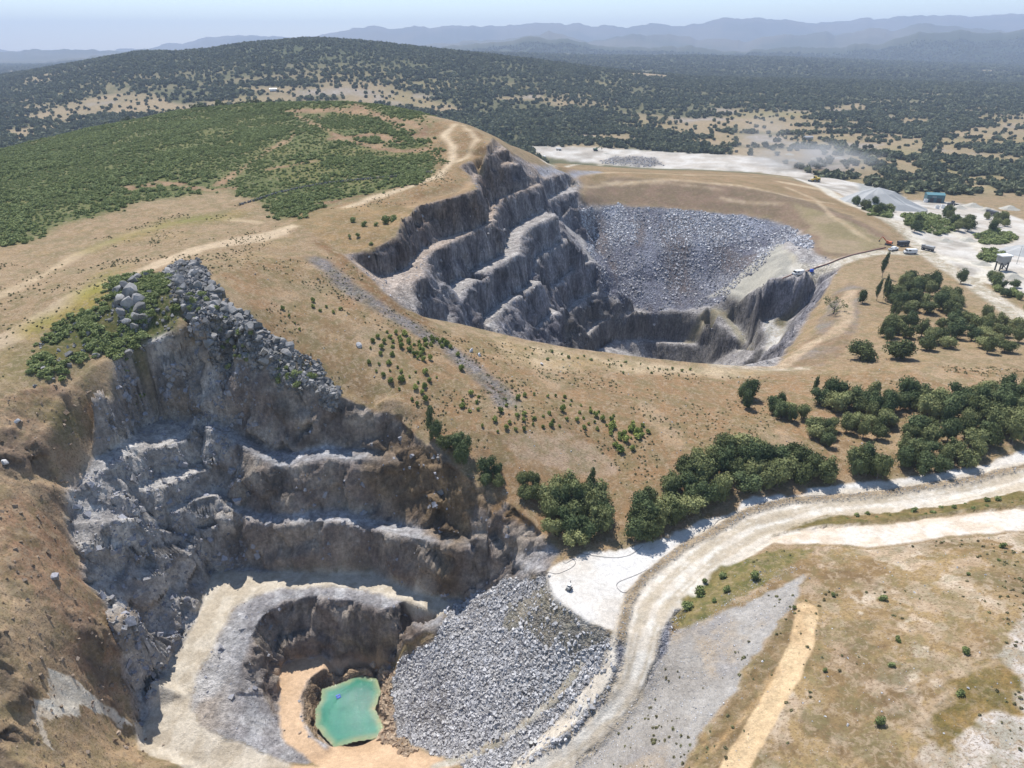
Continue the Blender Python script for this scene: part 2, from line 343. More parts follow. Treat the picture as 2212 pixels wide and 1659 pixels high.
w8t = toe(w8, 'B', (-40,880),(100,800),(300,790),(500,810),(690,825),(820,800),(850,830), k=.22, show='w8t')
P('B', (300,560,-42),(560,560,-42),(700,590,-42),(100,560,-38),(240,600,-42))
line('B', raw=L('B', (0,870,-62.5),(300,812,-62.5),(650,835,-62.5)))
W((20,400,-75),(60,430,-75),(100,432,-75),(130,425,-75),(40,370,-75),(110,360,-75),(0,350,-50),(-20,330,-30),(150,380,-60))
# near rim of the big pit and its hidden inner face
rimB = line('D', (664,500,48.5),(700,520,46.8),(743,551,44.5),(800,600,39),(838,640,35),(870,665,31),(905,682,27),(945,690,24.5),(1000,700,22),(1050,712,19.5),(1134,733,16),(1230,750,13),(1330,763,11),(1400,772,9.5),(1500,783,7.5),(1600,790,5.5),(1650,796,4.5),(1690,795,4))
hid = []
for p in rimB[5:]:
    zz = {True: 14}.get(p[0] < -20, -8 if p[0] < 10 else -40 if p[0] < 40 else -70)
    hid.append((p[0] + 6, p[1] + (p[2] - zz) * .95 + 4, zz))
line('D', raw=[h for h in hid])
# pit right part
P('B', (1250,95,2),(1330,190,1),(1440,295,-1),(1200,355,-11),(1050,470,-24),(900,480,-31),(720,530,-39.5),(1000,300,-18),(870,400,-29),(1000,500,-30))
cr = line('B', (1120,400,-12.5),(1160,385,-12),(1350,372,-9),(1500,372,-8),(1540,400,-9))
toe(cr, 'B', (1100,630,-33),(1190,672,-35),(1290,610,-30),(1430,535,-22),(1490,450,-15.5))
line('B', (850,500,-34),(940,545,-35),(1050,610,-37),(1120,690,-39),(1090,740,-41),(1115,790,-43),(1080,870,-47))
line('B', (815,620,-41.5),(880,640,-44),(950,700,-47.5),(1010,770,-51),(1040,870,-56))
P('B', (760,560,-39),(900,700,-46.5),(970,800,-52),(1000,880,-57))
P('B', (1150,740,-38),(1230,745,-38),(1220,800,-40),(1180,880,-44),(1130,950,-48),(960,940,-64),(1030,950,-61),(860,900,-71),(720,920,-73))
rb = line('B', (1150,975,-49),(1190,900,-44),(1240,800,-39.5),(1270,745,-37),(1300,660,-34),(1400,590,-27),(1480,500,-20),(1530,440,-14),hard=True)
rc = line('B', (1215,975,2),(1300,900,0),(1330,800,-8),(1400,680,-7),(1450,620,-4),(1530,540,-2),(1560,460,-4),(1600,400,-3),(1660,310,-2),hard=True)
P('B', (1250,975,4),(1400,860,4),(1600,770,4),(1700,680,4),(1690,560,3.5),(1780,440,3),(1850,330,1.5),(1500,700,3),(1600,620,3.5),(1900,280,1))
# waste slope, far side
rl = line('D', (1230,445,16),(1330,440,8),(1450,455,5),(1600,465,3),(1700,480,2),(1750,510,1),hard=False)
P('A', (1500,430,21),(1640,350,27),(1660,480,19),(1580,660,8),(1700,840,-12),(1760,900,-16))
P('D', (1250,470,5),(1300,530,-13),(1450,535,-13),(1600,530,-12),(1340,600,-28),(1450,610,-33),(1560,610,-33),(1420,655,-41),(1350,640,-37),(1480,650,-41),(1650,540,-14),(1740,540,-1))
P('D', (1235,385,24),(1330,375,23.5),(1450,385,22),(1600,400,18),(1700,430,13),(1800,470,9),(1900,500,5),(1940,525,1.5),(1850,550,1),(1780,555,0),(1700,395,12),(1250,365,25),(1450,372,20),(1600,380,14))
P('D', (1990,570,1),(2100,600,1),(2212,700,5),(2350,600,2),(1900,700,4),(2100,650,3.5),(2000,620,2),(1870,620,2.5),(1960,760,8),(2212,500,-3),(1900,430,-2),(1800,385,-5),(1700,380,-4),(2000,445,-5),(2212,430,-9))
P('D', (1180,350,8),(1300,358,2),(1500,362,-2),(1650,372,-3),(1180,338,-8),(1300,345,-9),(1500,358,-9),(1145,316,-9),(1250,318,-10),(1400,324,-11),(1600,335,-12),(1700,350,-12),(1850,395,-10))
# shrub hill
sil = [(-250,372,38),(-100,345,43),(0,322,48),(200,274,60),(400,237,70),(560,222,76),(750,219,80),(850,228,78),(915,242,76),(960,252,75.5),(1000,262,73.5),(1045,285,70),(1068,299,66.5)]
silw = line('D', *sil, hard=False)
P('D', (0,450,48),(200,400,53.5),(400,350,58),(600,300,65),(800,300,65),(200,330,58),(700,360,58.5),(800,400,55),(650,430,52),(500,420,52),(-150,450,46),(900,330,61),(0,520,47.5),(850,260,71.5),(600,250,71))
line('A', (1062,140,65),(1120,175,60),(1200,220,51),(1290,290,44),(1345,330,40),(1360,368,37.5),hard=False)
line('D', (1085,300,60),(1120,316,52),(1160,335,42),(1200,352,34),(1235,362,29),hard=False)
for (x, y, z) in silw[:]:
    pts_soft.append((x * 1.12 + 5, y * 1.12 + 20, z - 14)); pts_soft.append((x * 1.3 + 10, y * 1.3 + 30, z - 55 if z > 50 else -8))
# frame of outside points on the plain
for xx in np.linspace(-900, 900, 19):
    for yy in ((960,) if abs(xx) < 880 else (960, 850, 700, 560, 430, 300)):
        pts_soft.append((xx, yy, float(far_h(np.array([xx]), np.array([yy]))[0])))
W((-420,420,46),(-480,300,38),(-420,120,30),(-300,30,0),(0,20,-40),(200,20,0),(400,60,10),(420,200,16),(480,320,8),(520,430,0),(620,600,-12),(-700,180,10),(700,180,8),(-700,20,5),(700,20,8),(900,160,8),(-900,160,8),(900,10,8),(-900,10,8),(-600,500,20))

# ---- triangulate
V2, Z, E, HL = [], [], [], []
for p in pts_soft: V2.append(Vector((p[0], p[1]))); Z.append(p[2])
for l, hard in lines:
    if hard: HL.append(l)
    base = len(V2)
    for p in l: V2.append(Vector((p[0], p[1]))); Z.append(p[2])
    for i in range(len(l) - 1): E.append((base + i, base + i + 1))
ov, oe, of, iv, ie, _ = delaunay_2d_cdt(V2, E, [], 0, 0.02, True)
TV = np.array([[v.x, v.y] for v in ov]); TZ = np.zeros(len(ov)); ncross = 0
for i, ids in enumerate(iv):
    if ids: TZ[i] = np.mean([Z[k] for k in ids])
    else:
        best = []
        for a, b in E:
            pa, pb = V2[a], V2[b]; d = pb - pa; t = (ov[i] - pa).dot(d) / (d.length_squared + 1e-9)
            if -.001 <= t <= 1.001 and (pa + d * t - ov[i]).length < .05: best.append(Z[a] + t * (Z[b] - Z[a]))
        TZ[i] = np.mean(best) if best else 0; ncross += 1
        print("cross", [round(c, 1) for c in ov[i]], [round(b, 1) for b in best])
print("tin", len(ov), len(of), "crossings", ncross)
GX0, GX1, GY0, GY1, GS = -470., 620., 30., 840., .6
nx = int((GX1 - GX0) / GS) + 1; ny = int((GY1 - GY0) / GS) + 1
G = np.full((ny, nx), np.nan, np.float32)
for f in of:
    (ax, ay), (bx, by), (cx, cy) = TV[f[0]], TV[f[1]], TV[f[2]]
    za, zb, zc = TZ[f[0]], TZ[f[1]], TZ[f[2]]
    i0 = max(0, int(math.floor((min(ax, bx, cx) - GX0) / GS))); i1 = min(nx - 1, int(math.ceil((max(ax, bx, cx) - GX0) / GS)))
    j0 = max(0, int(math.floor((min(ay, by, cy) - GY0) / GS))); j1 = min(ny - 1, int(math.ceil((max(ay, by, cy) - GY0) / GS)))
    if i1 < i0 or j1 < j0: continue
    xx = GX0 + np.arange(i0, i1 + 1) * GS; yy = (GY0 + np.arange(j0, j1 + 1) * GS)[:, None]
    den = (by - cy) * (ax - cx) + (cx - bx) * (ay - cy)
    if abs(den) < 1e-9: continue
    l1 = ((by - cy) * (xx - cx) + (cx - bx) * (yy - cy)) / den
    l2 = ((cy - ay) * (xx - cx) + (ax - cx) * (yy - cy)) / den
    l3 = 1 - l1 - l2; m = (l1 >= -1e-6) & (l2 >= -1e-6) & (l3 >= -1e-6)
    sub = G[j0:j1 + 1, i0:i1 + 1]; sub[m] = (l1 * za + l2 * zb + l3 * zc)[m]
XX, YY = np.meshgrid(GX0 + np.arange(nx) * GS, GY0 + np.arange(ny) * GS)
nanm = np.isnan(G); 
if nanm.any(): G[nanm] = far_h(XX[nanm], YY[nanm])
def box(a, r):
    r = max(1, int(r))
    p = np.pad(a, ((r + 1, r), (0, 0)), mode='edge'); c = np.cumsum(p, 0, dtype=np.float64); a = (c[2 * r + 1:] - c[:-2 * r - 1]) / (2 * r + 1)
    p = np.pad(a, ((0, 0), (r + 1, r)), mode='edge'); c = np.cumsum(p, 1, dtype=np.float64); return ((c[:, 2 * r + 1:] - c[:, :-2 * r - 1]) / (2 * r + 1)).astype(np.float32)
HM = np.zeros_like(G)
for l in HL:
    for a, b in zip(l[:-1], l[1:]):
        n = int(math.hypot(b[0] - a[0], b[1] - a[1]) / GS * 1.5) + 2; t = np.linspace(0, 1, n)
        ii = ((a[0] + t * (b[0] - a[0]) - GX0) / GS).astype(int); jj = ((a[1] + t * (b[1] - a[1]) - GY0) / GS).astype(int)
        k = (ii >= 0) & (ii < nx) & (jj >= 0) & (jj < ny); HM[jj[k], ii[k]] = 1
hw = np.clip(box(box(HM, 7), 6) * 22, 0, 1)
def in_poly(px, py, poly):
    ins = np.zeros(px.shape, bool); n = len(poly)
    for i in range(n):
        x1, y1 = poly[i][0], poly[i][1]; x2, y2 = poly[(i + 1) % n][0], poly[(i + 1) % n][1]
        if y1 == y2: continue
        c = ((y1 > py) != (y2 > py)) & (px < (x2 - x1) * (py - y1) / (y2 - y1) + x1); ins ^= c
    return ins
crisp = in_poly(XX, YY, Z0[::-1] + w1[:2] + [w2[i] for i in range(9, -1, -1)] + rimB[2:] + L('B', (1300,900,0),(1400,680,-7),(1530,540,-2),(1500,372,-8),(1350,372,-9),(1160,385,-12)) + [w3c[3], w3[-1]])
NEARPIT = True
crisp |= in_poly(XX, YY, lw[::-1] + rimN + L('D', (1090,1250,-10.5),(1000,1312,-25.5),(922,1345,-28),(830,1430,-44),(700,1413,-44),(600,1500,-43.9),(560,1625,-41),(300,1540,-36.5)))
NEARPIT = False
hw = np.maximum(hw, np.clip(box(crisp.astype(np.float32), 2) * 1.0, 0, 1))
Gs = box(box(box(G, 9), 9), 8)
G0 = G.copy()
G = G * hw + Gs * (1 - hw)
G = G * .75 + .25 * box(G, 1)
def near_h(x, y):
    fx = np.clip((x - GX0) / GS, 0, nx - 1.001); fy = np.clip((y - GY0) / GS, 0, ny - 1.001)
    i = fx.astype(int); j = fy.astype(int); a = fx - i; b = fy - j
    return (G[j, i] * (1 - a) + G[j, i + 1] * a) * (1 - b) + (G[j + 1, i] * (1 - a) + G[j + 1, i + 1] * a) * b
def w_near(x, y):
    return sstep(GX0, GX0 + 60, x) * (1 - sstep(GX1 - 60, GX1, x)) * (1 - sstep(GY1 - 90, GY1 - 2, y))
def Hh(x, y):
    x = np.asarray(x, float); y = np.asarray(y, float); w = w_near(x, y)
    return near_h(x, y) * w + far_h(x, y) * (1 - w)
_s = np.concatenate([np.arange(95, 900, .8), np.geomspace(900, 24000, 900)])
def hit(u, v):
    d = raydir(u, v); q = d[None, :] * _s[:, None]; q[:, 2] += CAM_H
    h = Hh(q[:, 0], q[:, 1]); below = np.nonzero(q[:, 2] < h)[0]
    if len(below) == 0: return None
    k = below[0]
    if k == 0: return tuple(q[0])
    e0 = q[k - 1, 2] - h[k - 1]; e1 = q[k, 2] - h[k]; t = e0 / (e0 - e1 + 1e-9)
    p = q[k - 1] * (1 - t) + q[k] * t; return (p[0], p[1], float(p[2]))
def hits(f, *pts):
    out = []
    for p in pts:
        if p[0] == 'w': out.append((p[1], p[2], 0)); continue
        q = hit(*frame(f, p[0], p[1]))
        if q: out.append(q)
    return out
# ------------------------------------------------------------------ ground mesh
def rows():
    ys = [62.0]
    while ys[-1] < 21500:
        y = ys[-1]; k = (.0026 if 125 < y < 212 or 300 < y < 540 else .0031) if y < 620 else (.0042 if y < 900 else .0085)
        if y > 7000: k = .012
        ys.append(y * (1 + k))
    return np.array(ys)
YS = np.concatenate([[-60, -20, 10, 30, 48], rows()]); _t = np.array([1.02, 1.2, 1.45, 1.8, 2.3]) * .86; TS = np.concatenate([-_t[::-1], np.linspace(-.86, .86, 765), _t])
MY, MT = np.meshgrid(YS, TS, indexing='ij')
MX = MT * (np.maximum(MY, 62) + 70)
NR, NC = MX.shape
MZ = Hh(MX, MY)
print("ground", NR, NC, NR * NC)

# ---- zones (as places on the ground)
zone_list = []
def in_poly(px, py, poly):
    ins = np.zeros(px.shape, bool); n = len(poly)
    for i in range(n):
        x1, y1 = poly[i][0], poly[i][1]; x2, y2 = poly[(i + 1) % n][0], poly[(i + 1) % n][1]
        if y1 == y2: continue
        c = ((y1 > py) != (y2 > py)) & (px < (x2 - x1) * (py - y1) / (y2 - y1) + x1); ins ^= c
    return ins
def zone(poly, x, y, wob=1.5, sc=8, seed=0):
    """1 inside, 0 outside, with an uneven edge"""
    p = np.array([q[:2] for q in poly]); m = np.zeros(x.shape, np.float32)
    b = (x > p[:, 0].min() - 5) & (x < p[:, 0].max() + 5) & (y > p[:, 1].min() - 5) & (y < p[:, 1].max() + 5)
    if not b.any(): return m
    fw_ = min(.9, wob * .55)
    xb = x[b] + wob * 1.5 * fbm(x[b], y[b], sc, 3, seed) + fw_ * fbm(x[b], y[b], 1.3, 2, seed + 5); yb = y[b] + wob * 1.5 * fbm(x[b], y[b], sc, 3, seed + 9) + fw_ * fbm(x[b], y[b], 1.3, 2, seed + 6)
    m[b] = in_poly(xb, yb, poly); return m
def stroke(l, width, x, y, wob=.4, sc=5, soft=.3, seed=3):
    m = np.zeros(x.shape, np.float32)
    p = np.array([q[:2] for q in l]); w = width / 2
    b = (x > p[:, 0].min() - w - 2) & (x < p[:, 0].max() + w + 2) & (y > p[:, 1].min() - w - 2) & (y < p[:, 1].max() + w + 2)
    xb, yb = x[b], y[b]; d = np.full(xb.shape, 1e9)
    for a, c in zip(p[:-1], p[1:]):
        dx, dy = c - a; t = np.clip(((xb - a[0]) * dx + (yb - a[1]) * dy) / (dx * dx + dy * dy + 1e-9), 0, 1)
        d = np.minimum(d, np.hypot(xb - a[0] - t * dx, yb - a[1] - t * dy))
    d = d + wob * fbm(xb, yb, sc, 3, seed) + min(.5, wob * .6) * fbm(xb, yb, 1.2, 2, seed + 4)
    m[b] = 1 - sstep(w - soft, w + soft, d); return m

# ---- paint: most zones are a material of their own (soil, gravel, rock, dust), mixed with noise
near = (MY < 1000)
def D(*p): return hits('D', *p)
X, Y = MX, MY
n_big = fbm(X, Y, 60, 4, 1); n_mid = fbm(X, Y, 14, 4, 2); n_fin = fbm(X, Y, 3.0, 3, 3)
col = np.zeros(MX.shape + (3,), np.float32)
rock = np.zeros(MX.shape, np.float32); rub = np.zeros(MX.shape, np.float32); veg = np.zeros(MX.shape, np.float32)
def mixc(a, b, w): return a + (b - a) * np.clip(w, 0, 1)[..., None]
def paint(mask, ca, cb, noise=None, r=None, u=None, v=None, k=1.0, soft=1):
    """lay material ca/cb (blended by noise) where mask is 1"""
    global col, rock, rub, veg
    if noise is None: noise = n_mid
    c = S(*ca) + (S(*cb) - S(*ca)) * np.clip(.5 + noise * 1.6, 0, 1)[..., None]
    if soft: mask = box(mask, soft)
    m = np.clip(mask * k, 0, 1); col[...] = mixc(col, c, m)
    for arr, val in ((rock, r), (rub, u), (veg, v)):
        if val is not None: arr[...] = arr + (val - arr) * m
paint(np.ones_like(X), (176,152,120), (158,138,106), n_mid)
paint(sstep(-.1, .35, n_big + .4 * n_mid), (166,140,108), (172,146,114), n_fin, k=.7)
paint(sstep(.15, .5, n_mid + .5 * n_fin), (190,166,126), (180,152,112), n_fin, k=.6)
# far land: woodland floor and open fields
farm = sstep(640, 760, Y)
wood = sstep(-.20, .08, fbm(X, Y, 420, 5, 21, .6) + .5 * fbm(X, Y * 2.2, 130, 4, 22))
wood = np.maximum(wood, sstep(1500, 2100, Y) * sstep(-.42, -.15, fbm(X, Y * 1.6, 500, 5, 23, .6)))
hillw = sstep(60, 140, MZ + 10) * (Y > 1500)
wood = np.maximum(wood, np.clip(hillw * 1.5, 0, 1))
for poly in (((110,225),(220,207),(340,202),(430,235),(300,250),(150,243)), ((320,250),(400,238),(480,232),(420,222),(330,240)), ((495,192),(560,187),(660,196),(600,203),(510,200)),
             ((1490,303),(1600,297),(1760,292),(1950,318),(1860,330),(1700,322),(1500,312)), ((1700,355),(1800,352),(1900,345),(2000,362),(1900,378),(1760,372)),
             ((1780,232),(1860,222),(1880,240),(1800,247)), ((1680,243),(1760,240),(1745,255),(1670,252)), ((1960,300),(2060,310),(2040,325),(1950,318)), ((2060,385),(2160,380),(2212,400),(2100,410)),
             ((20,280),(80,275),(90,300),(30,310)), ((1060,208),(1180,205),(1200,216),(1080,214)), ((880,232),(960,222),(1010,236),(960,246))):
    f = zone(D(*poly), X, Y, 14, 90); wood = wood * (1 - f)
for l in (((1490,312),(1650,318),(1800,322),(1960,345)), ((1700,362),(1850,350),(2010,340),(2150,350)), ((1780,300),(1850,330),(1930,380)), ((2010,300),(2000,360),(2060,400)), ((1560,285),(1700,290),(1900,285),(2100,300)), ((2040,365),(2212,375)), ((1880,392),(2000,385),(2120,398),(2212,420))):
    wood = np.maximum(wood, stroke(D(*l), 16, X, Y, 5, 30, 3))
wood = wood * farm
paint(farm, (182,160,126), (164,148,114), n_big)
paint(farm * sstep(.1, .4, fbm(X, Y, 200, 3, 27)), (150,146,98), (170,150,105), n_big, k=.8)
paint(wood, (92,98,68), (112,112,78), n_mid, v=1.0)
paint(hillw * wood, (66,82,54), (80,92,62), n_mid, v=1.0)
paint(farm * (1 - wood) * sstep(.28, .42, fbm(X, Y, 90, 4, 24)), (190,182,178), (170,160,150), n_mid, k=.8)
canopy = sstep(3600, 5600, Y)
paint(canopy * wood, (46,62,44), (60,72,50), fbm(X, Y, 60, 4, 25))
paint(sstep(6500, 8000, Y), (84,88,70), (120,112,92), fbm(X, Y, 700, 5, 26))

# shrub hill
shrubz = zone(D((2,530),(60,528),(95,512),(150,480),(185,470),(215,461),(330,432),(470,412),(500,409),(560,440),(600,478),(650,468),(700,447),(780,425),(900,402),(940,378),(948,350),(940,330),(925,300),(930,270),(950,262),(900,250),(850,240),(760,232),(560,232),(400,246),(200,284),(0,334)) + [(-420, 620, 0), (-300, 330, 0)], X, Y, 4, 20)
shrub_back = ((MZ > 25) & (Y > 480) & (X < -60) & (Y < 840)).astype(np.float32)
shrubz = np.maximum(shrubz, shrub_back * sstep(520, 560, Y))
hill_open = np.zeros_like(X)
for l, w in ((((470,400),(540,352),(620,302),(665,270),(700,245)), 3.5), (((640,250),(690,272),(740,300),(800,316),(920,296)), 5), (((700,236),(800,246),(880,262),(930,290)), 9), (((280,410),(340,392),(450,412),(500,408)), 4),
             (((620,240),(700,240),(780,236)), 10), (((800,316),(860,328),(940,318)), 8), (((690,440),(760,430),(900,400)), 4), (((720,300),(800,290),(850,302)), 9), (((580,365),(640,355),(680,348)), 6), (((270,405),(420,395)), 6), (((760,225),(800,240),(850,262),(900,300)), 6)):
    hill_open = np.maximum(hill_open, stroke(D(*l), w, X, Y, 3.5, 12, 1.5))
hill_open = np.maximum(hill_open, sstep(.22, .42, fbm(X, Y, 34, 4, 61)) * sstep(-150, -60, X) * sstep(400, 520, Y) * .8)
paint(shrubz, (116,124,72), (98,112,62), n_mid, v=1.0, soft=4)
paint(shrubz * sstep(.1, .4, fbm(X, Y, 30, 3, 62)), (130,132,74), (118,118,66), n_fin, v=.8, k=.8)
paint(shrubz * hill_open, (184,150,118), (150,118,92), n_mid, v=.1)
shrubd = shrubz * (1 - hill_open)
# crest hump and tracks between hill and pit
trackm = np.zeros_like(X)
ht = zone(D((935,262),(960,262),(1000,268),(1040,290),(1055,320),(1030,360),(1000,405),(890,440),(780,455),(700,450),(790,428),(900,404),(945,372),(925,300)), X, Y, 2, 10)
paint(ht, (178,148,110), (150,120,84), n_mid, v=.1)
for l, w, c in ((((540,520),(600,500),(660,478),(720,456),(800,430),(880,405),(950,380),(978,345),(978,315),(960,292),(985,268)), 5, (232,208,174)), (((600,505),(520,520),(420,540),(300,590),(150,650),(0,740)), 9, (220,196,164)), (((0,640),(80,600),(180,545),(300,500),(450,470),(560,480)), 5, (208,184,150)),
                (((760,470),(850,450),(940,440),(1000,420),(1030,385)), 4, (190,160,124)), (((880,440),(980,425)), 5, (180,150,115)), (((1000,270),(1030,300),(1010,340),(985,350)), 4, (222,198,164))):
    tm_ = stroke(D(*l), w, X, Y, 1.6, 9, 1.2); trackm = np.maximum(trackm, tm_); paint(tm_, c, tuple(int(q * .93) for q in c), n_fin, k=.9)
paint(zone(D((620,470),(700,450),(860,440),(900,460),(870,500),(800,545),(740,550),(690,515)), X, Y, 2, 8), (176,146,104), (140,118,78), n_mid, k=.8)
paint(zone(D((37,715),(150,652),(250,577),(275,570),(220,660),(125,712),(50,735)), X, Y, 3, 9), (154,146,66), (180,156,88), n_mid, k=.95, v=.3, soft=6)
paint(zone(D((150,552),(225,520),(350,477),(500,455),(560,460),(475,480),(325,503),(200,545)), X, Y, 3, 9), (136,134,74), (162,144,90), n_mid, k=.85, v=.3, soft=5)
paint(zone(D((0,760),(60,740),(100,780),(80,830),(0,850)), X, Y, 3, 9), (150,140,92), (126,122,76), n_mid, k=.6, soft=6)
# rocky crest over the near pit
hollow = zone(D((262,600),(330,588),(385,592),(392,690),(370,740),(330,752),(262,775),(200,760),(110,812),(66,790),(90,740),(150,690),(215,665),(235,620)), X, Y, 2, 7)
paint(hollow, (88,96,50), (120,112,64), n_mid, v=1.0)
crestz = zone(D((335,596),(400,566),(445,578),(480,640),(545,698),(640,755),(745,850),(735,868),(700,862),(600,825),(500,772),(430,748),(400,690),(392,640),(375,600)), X, Y, 2.5, 7)
paint(crestz, (160,155,148), (120,112,86), n_fin, r=1)
knob = zone(D((245,620),(300,615),(330,680),(300,720),(258,690)), X, Y, 1, 5); paint(knob, (150,148,150), (120,116,112), n_fin, r=1)
# red soil bank at left
bank = zone([(-300, 20, 0)] + D((0,855),(60,840),(140,835),(240,845),(252,870),(212,930),(196,1000),(152,1060),(150,1130),(172,1200),(192,1262),(235,1315),(262,1400),(285,1490),(298,1560),(300,1640)) + [(-60, 20, 0)], X, Y, 1.6, 6)
paint(bank, (178,148,118), (206,176,140), n_mid + .5 * n_fin)
paint(bank * sstep(.05, .35, fbm(X, Y, 22, 4, 71)), (158,116,90), (176,138,108), n_fin, k=.55)
paint(bank * sstep(.15, .4, fbm(X, Y, 18, 4, 72)), (120,118,74), (140,126,86), n_fin, k=.7, v=.4)
paint(bank * (1 - sstep(95, 122, Y)), (214,184,142), (196,168,128), n_mid, k=.8)  # near end lightened in colour, as its slope turns away from the sun
bankr = bank * sstep(.12, .3, fbm(X, Y, 11, 4, 73, .6))
paint(bankr, (136,118,104), (112,98,88), n_fin, r=.8, k=.75)
paint(zone(D((82,1441),(140,1459),(187,1489),(225,1521),(250,1534),(290,1580),(262,1566),(235,1546),(180,1543),(150,1556),(84,1553),(107,1616),(92,1611),(65,1564),(62,1506),(100,1509),(107,1494)), X, Y, .8, 5), (250,240,220), (232,214,188), n_fin, r=0, soft=0)
# near pit rock
pitN = zone(D((262,772),(330,742),(420,742),(500,768),(600,820),(700,858),(800,884),(860,908),(915,954),(990,1020),(1050,1057),(1110,1100),(1160,1140),(1205,1190),(1180,1240),(1060,1262),(970,1305),(945,1370),(850,1440),(835,1500),(830,1580),(700,1640),(600,1655),(420,1600),(300,1600),(285,1500),(262,1400),(235,1315),(192,1262),(172,1200),(150,1130),(152,1060),(196,1000),(212,930),(252,870)), X, Y, .8, 4)
gx = np.gradient(MZ, axis=1) / np.maximum(np.gradient(MX, axis=1), .05); gy = np.gradient(MZ, axis=0) / np.gradient(MY, axis=0)
steep = sstep(.75, 1.3, np.hypot(gx, gy))
st_n = fbm3(X, Y, MZ, 18, 4, 81); st_f = fbm3(X, Y, MZ, 5, 4, 82)
paint(pitN, (206,204,204), (176,172,172), n_fin, r=1, u=.15, v=0)
paint(pitN * steep, (200,186,170), (156,142,132), st_f, r=1)
paint(pitN * sstep(.0, .3, st_n) * sstep(-60, -20, X), (172,144,106), (140,112,76), st_f, k=.7)
paint(pitN * steep * sstep(.15, .35, fbm3(X, Y, MZ, 9, 4, 83)), (110,100,92), (92,86,84), st_f, k=.7)
paint(pitN * zone(D((262,772),(300,770),(330,870),(300,920),(245,930),(215,940),(250,870)), X, Y, 1, 5), (150,112,80), (120,92,72), st_f, k=.7)
paint(zone(D((690,860),(860,908),(1000,1030),(1060,1180),(960,1180),(840,1060),(700,960)), X, Y, 2, 8) * pitN * sstep(-.1,.3,st_n), (150,124,88), (120,104,84), st_f, k=.55)
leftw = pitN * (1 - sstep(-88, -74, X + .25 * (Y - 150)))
paint(leftw, (236,230,222), (184,178,172), st_f, r=1, k=.85, soft=3)  # left wall: sunlight painted in as a paler rock colour
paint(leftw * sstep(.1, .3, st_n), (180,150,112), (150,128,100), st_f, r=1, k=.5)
ramp = zone(D((452,1246),(480,1233),(560,1236),(620,1236),(800,1238),(900,1260),(990,1303),(952,1330),(830,1285),(778,1270),(700,1266),(600,1273),(550,1285),(505,1312),(463,1390),(424,1460),(408,1520),(432,1570),(520,1610),(640,1655)) + [(-75, 88, 0)] + D((400,1659),(300,1622),(290,1570),(330,1520),(370,1440),(420,1350),(445,1280)), X, Y, .5, 3)
paint(ramp, (228,216,196), (206,192,170), n_fin, r=.0, u=.1)
sand = zone(D((600,1432),(640,1418),(760,1414),(850,1425),(832,1450),(760,1446),(700,1447),(668,1470),(650,1500),(652,1550),(670,1590),(704,1618),(728,1612),(765,1602),(820,1592),(860,1598),(900,1620),(960,1640)) + [(-10, 100, 0), (-70, 92, 0)] + D((640,1652),(690,1655),(640,1620),(605,1590),(600,1500)), X, Y, .4, 3)
paint(sand, (226,194,160), (208,176,142), n_mid, r=.0, u=.05)
paint(zone(D((700,1447),(760,1446),(820,1452),(812,1478),(760,1470),(745,1482),(700,1500),(690,1530),(686,1580),(712,1612),(680,1592),(655,1555),(655,1500),(672,1470)), X, Y, .4, 3), (194,168,138), (166,142,116), n_fin, r=.3, u=.6)
paint(zone(D((815,1452),(850,1446),(842,1500),(856,1590),(900,1620),(880,1632),(815,1596),(822,1569),(806,1531),(816,1494)), X, Y, .5, 3), (206,172,134), (176,146,112), n_fin, r=.2, u=1)
rubN = zone(D((978,1304),(1060,1262),(1180,1238),(1192,1285),(1228,1320),(1278,1350),(1328,1372),(1336,1430),(1305,1500),(1235,1590),(1130,1655)) + [(0, 90, 0), (-14, 98, 0)] + D((1000,1652),(900,1612),(858,1590),(846,1500),(852,1450),(940,1382)), X, Y, .6, 3)
paint(rubN, (190,186,184), (160,156,154), n_fin, r=.0, u=1)
paint(zone(D((1180,1245),(1250,1335),(1322,1372),(1230,1430),(1130,1410),(1080,1350),(1110,1290)), X, Y, 3, 9) * rubN, (168,160,142), (150,146,136), n_fin, u=.5, k=.85)
paint(zone(D((1336,1400),(1336,1440),(1290,1520),(1200,1600),(1160,1620),(1230,1520),(1290,1440)), X, Y, 2, 6) * rubN, (132,134,144), (112,112,122), n_fin, u=.9, k=.8)
paint(stroke(D((1250,1440),(1200,1510),(1140,1560),(1095,1592),(1020,1630),(940,1655)), 2.2, X, Y, .5, 5, .5), (218,212,200), (200,192,176), n_fin, u=.2)
# pad, roads, berms
pad = zone(D((1182,1243),(1200,1216),(1262,1196),(1332,1186),(1422,1166),(1482,1138),(1600,1075),(1709,1056),(1809,1046),(1909,1037),(2009,1022),(2109,1008),(2212,972),(2330,940),(2330,1000),(2212,1010),(2109,1035),(2009,1052),(1909,1067),(1809,1076),(1709,1082),(1659,1092),(1606,1112),(1531,1155),(1440,1212),(1385,1255),(1352,1285),(1340,1340),(1324,1366),(1276,1348),(1224,1314),(1190,1280)), X, Y, .6, 4)
paint(pad, (244,240,234), (230,222,210), n_mid, r=0, u=0)
paint(pad * sstep(.2, .5, n_mid + .4 * n_fin), (222,208,190), (235,225,212), n_fin, k=.5)
road_c = D((2330,1020),(2212,1037),(2109,1064),(2009,1082),(1909,1092),(1784,1102),(1631,1140),(1556,1182),(1506,1218),(1460,1262),(1418,1306),(1395,1369),(1384,1419),(1362,1481),(1322,1531),(1268,1581),(1206,1631),(1150,1659)) + [(-8, 88, 0)]
paint(stroke(road_c, 14.5, X, Y, .5, 5, .5), (236,226,210), (220,208,190), n_fin, r=0, u=.15)
paint(stroke(road_c, 9.0, X, Y, .6, 7, 1.5), (240,232,218), (230,218,200), n_fin, r=0, u=0)
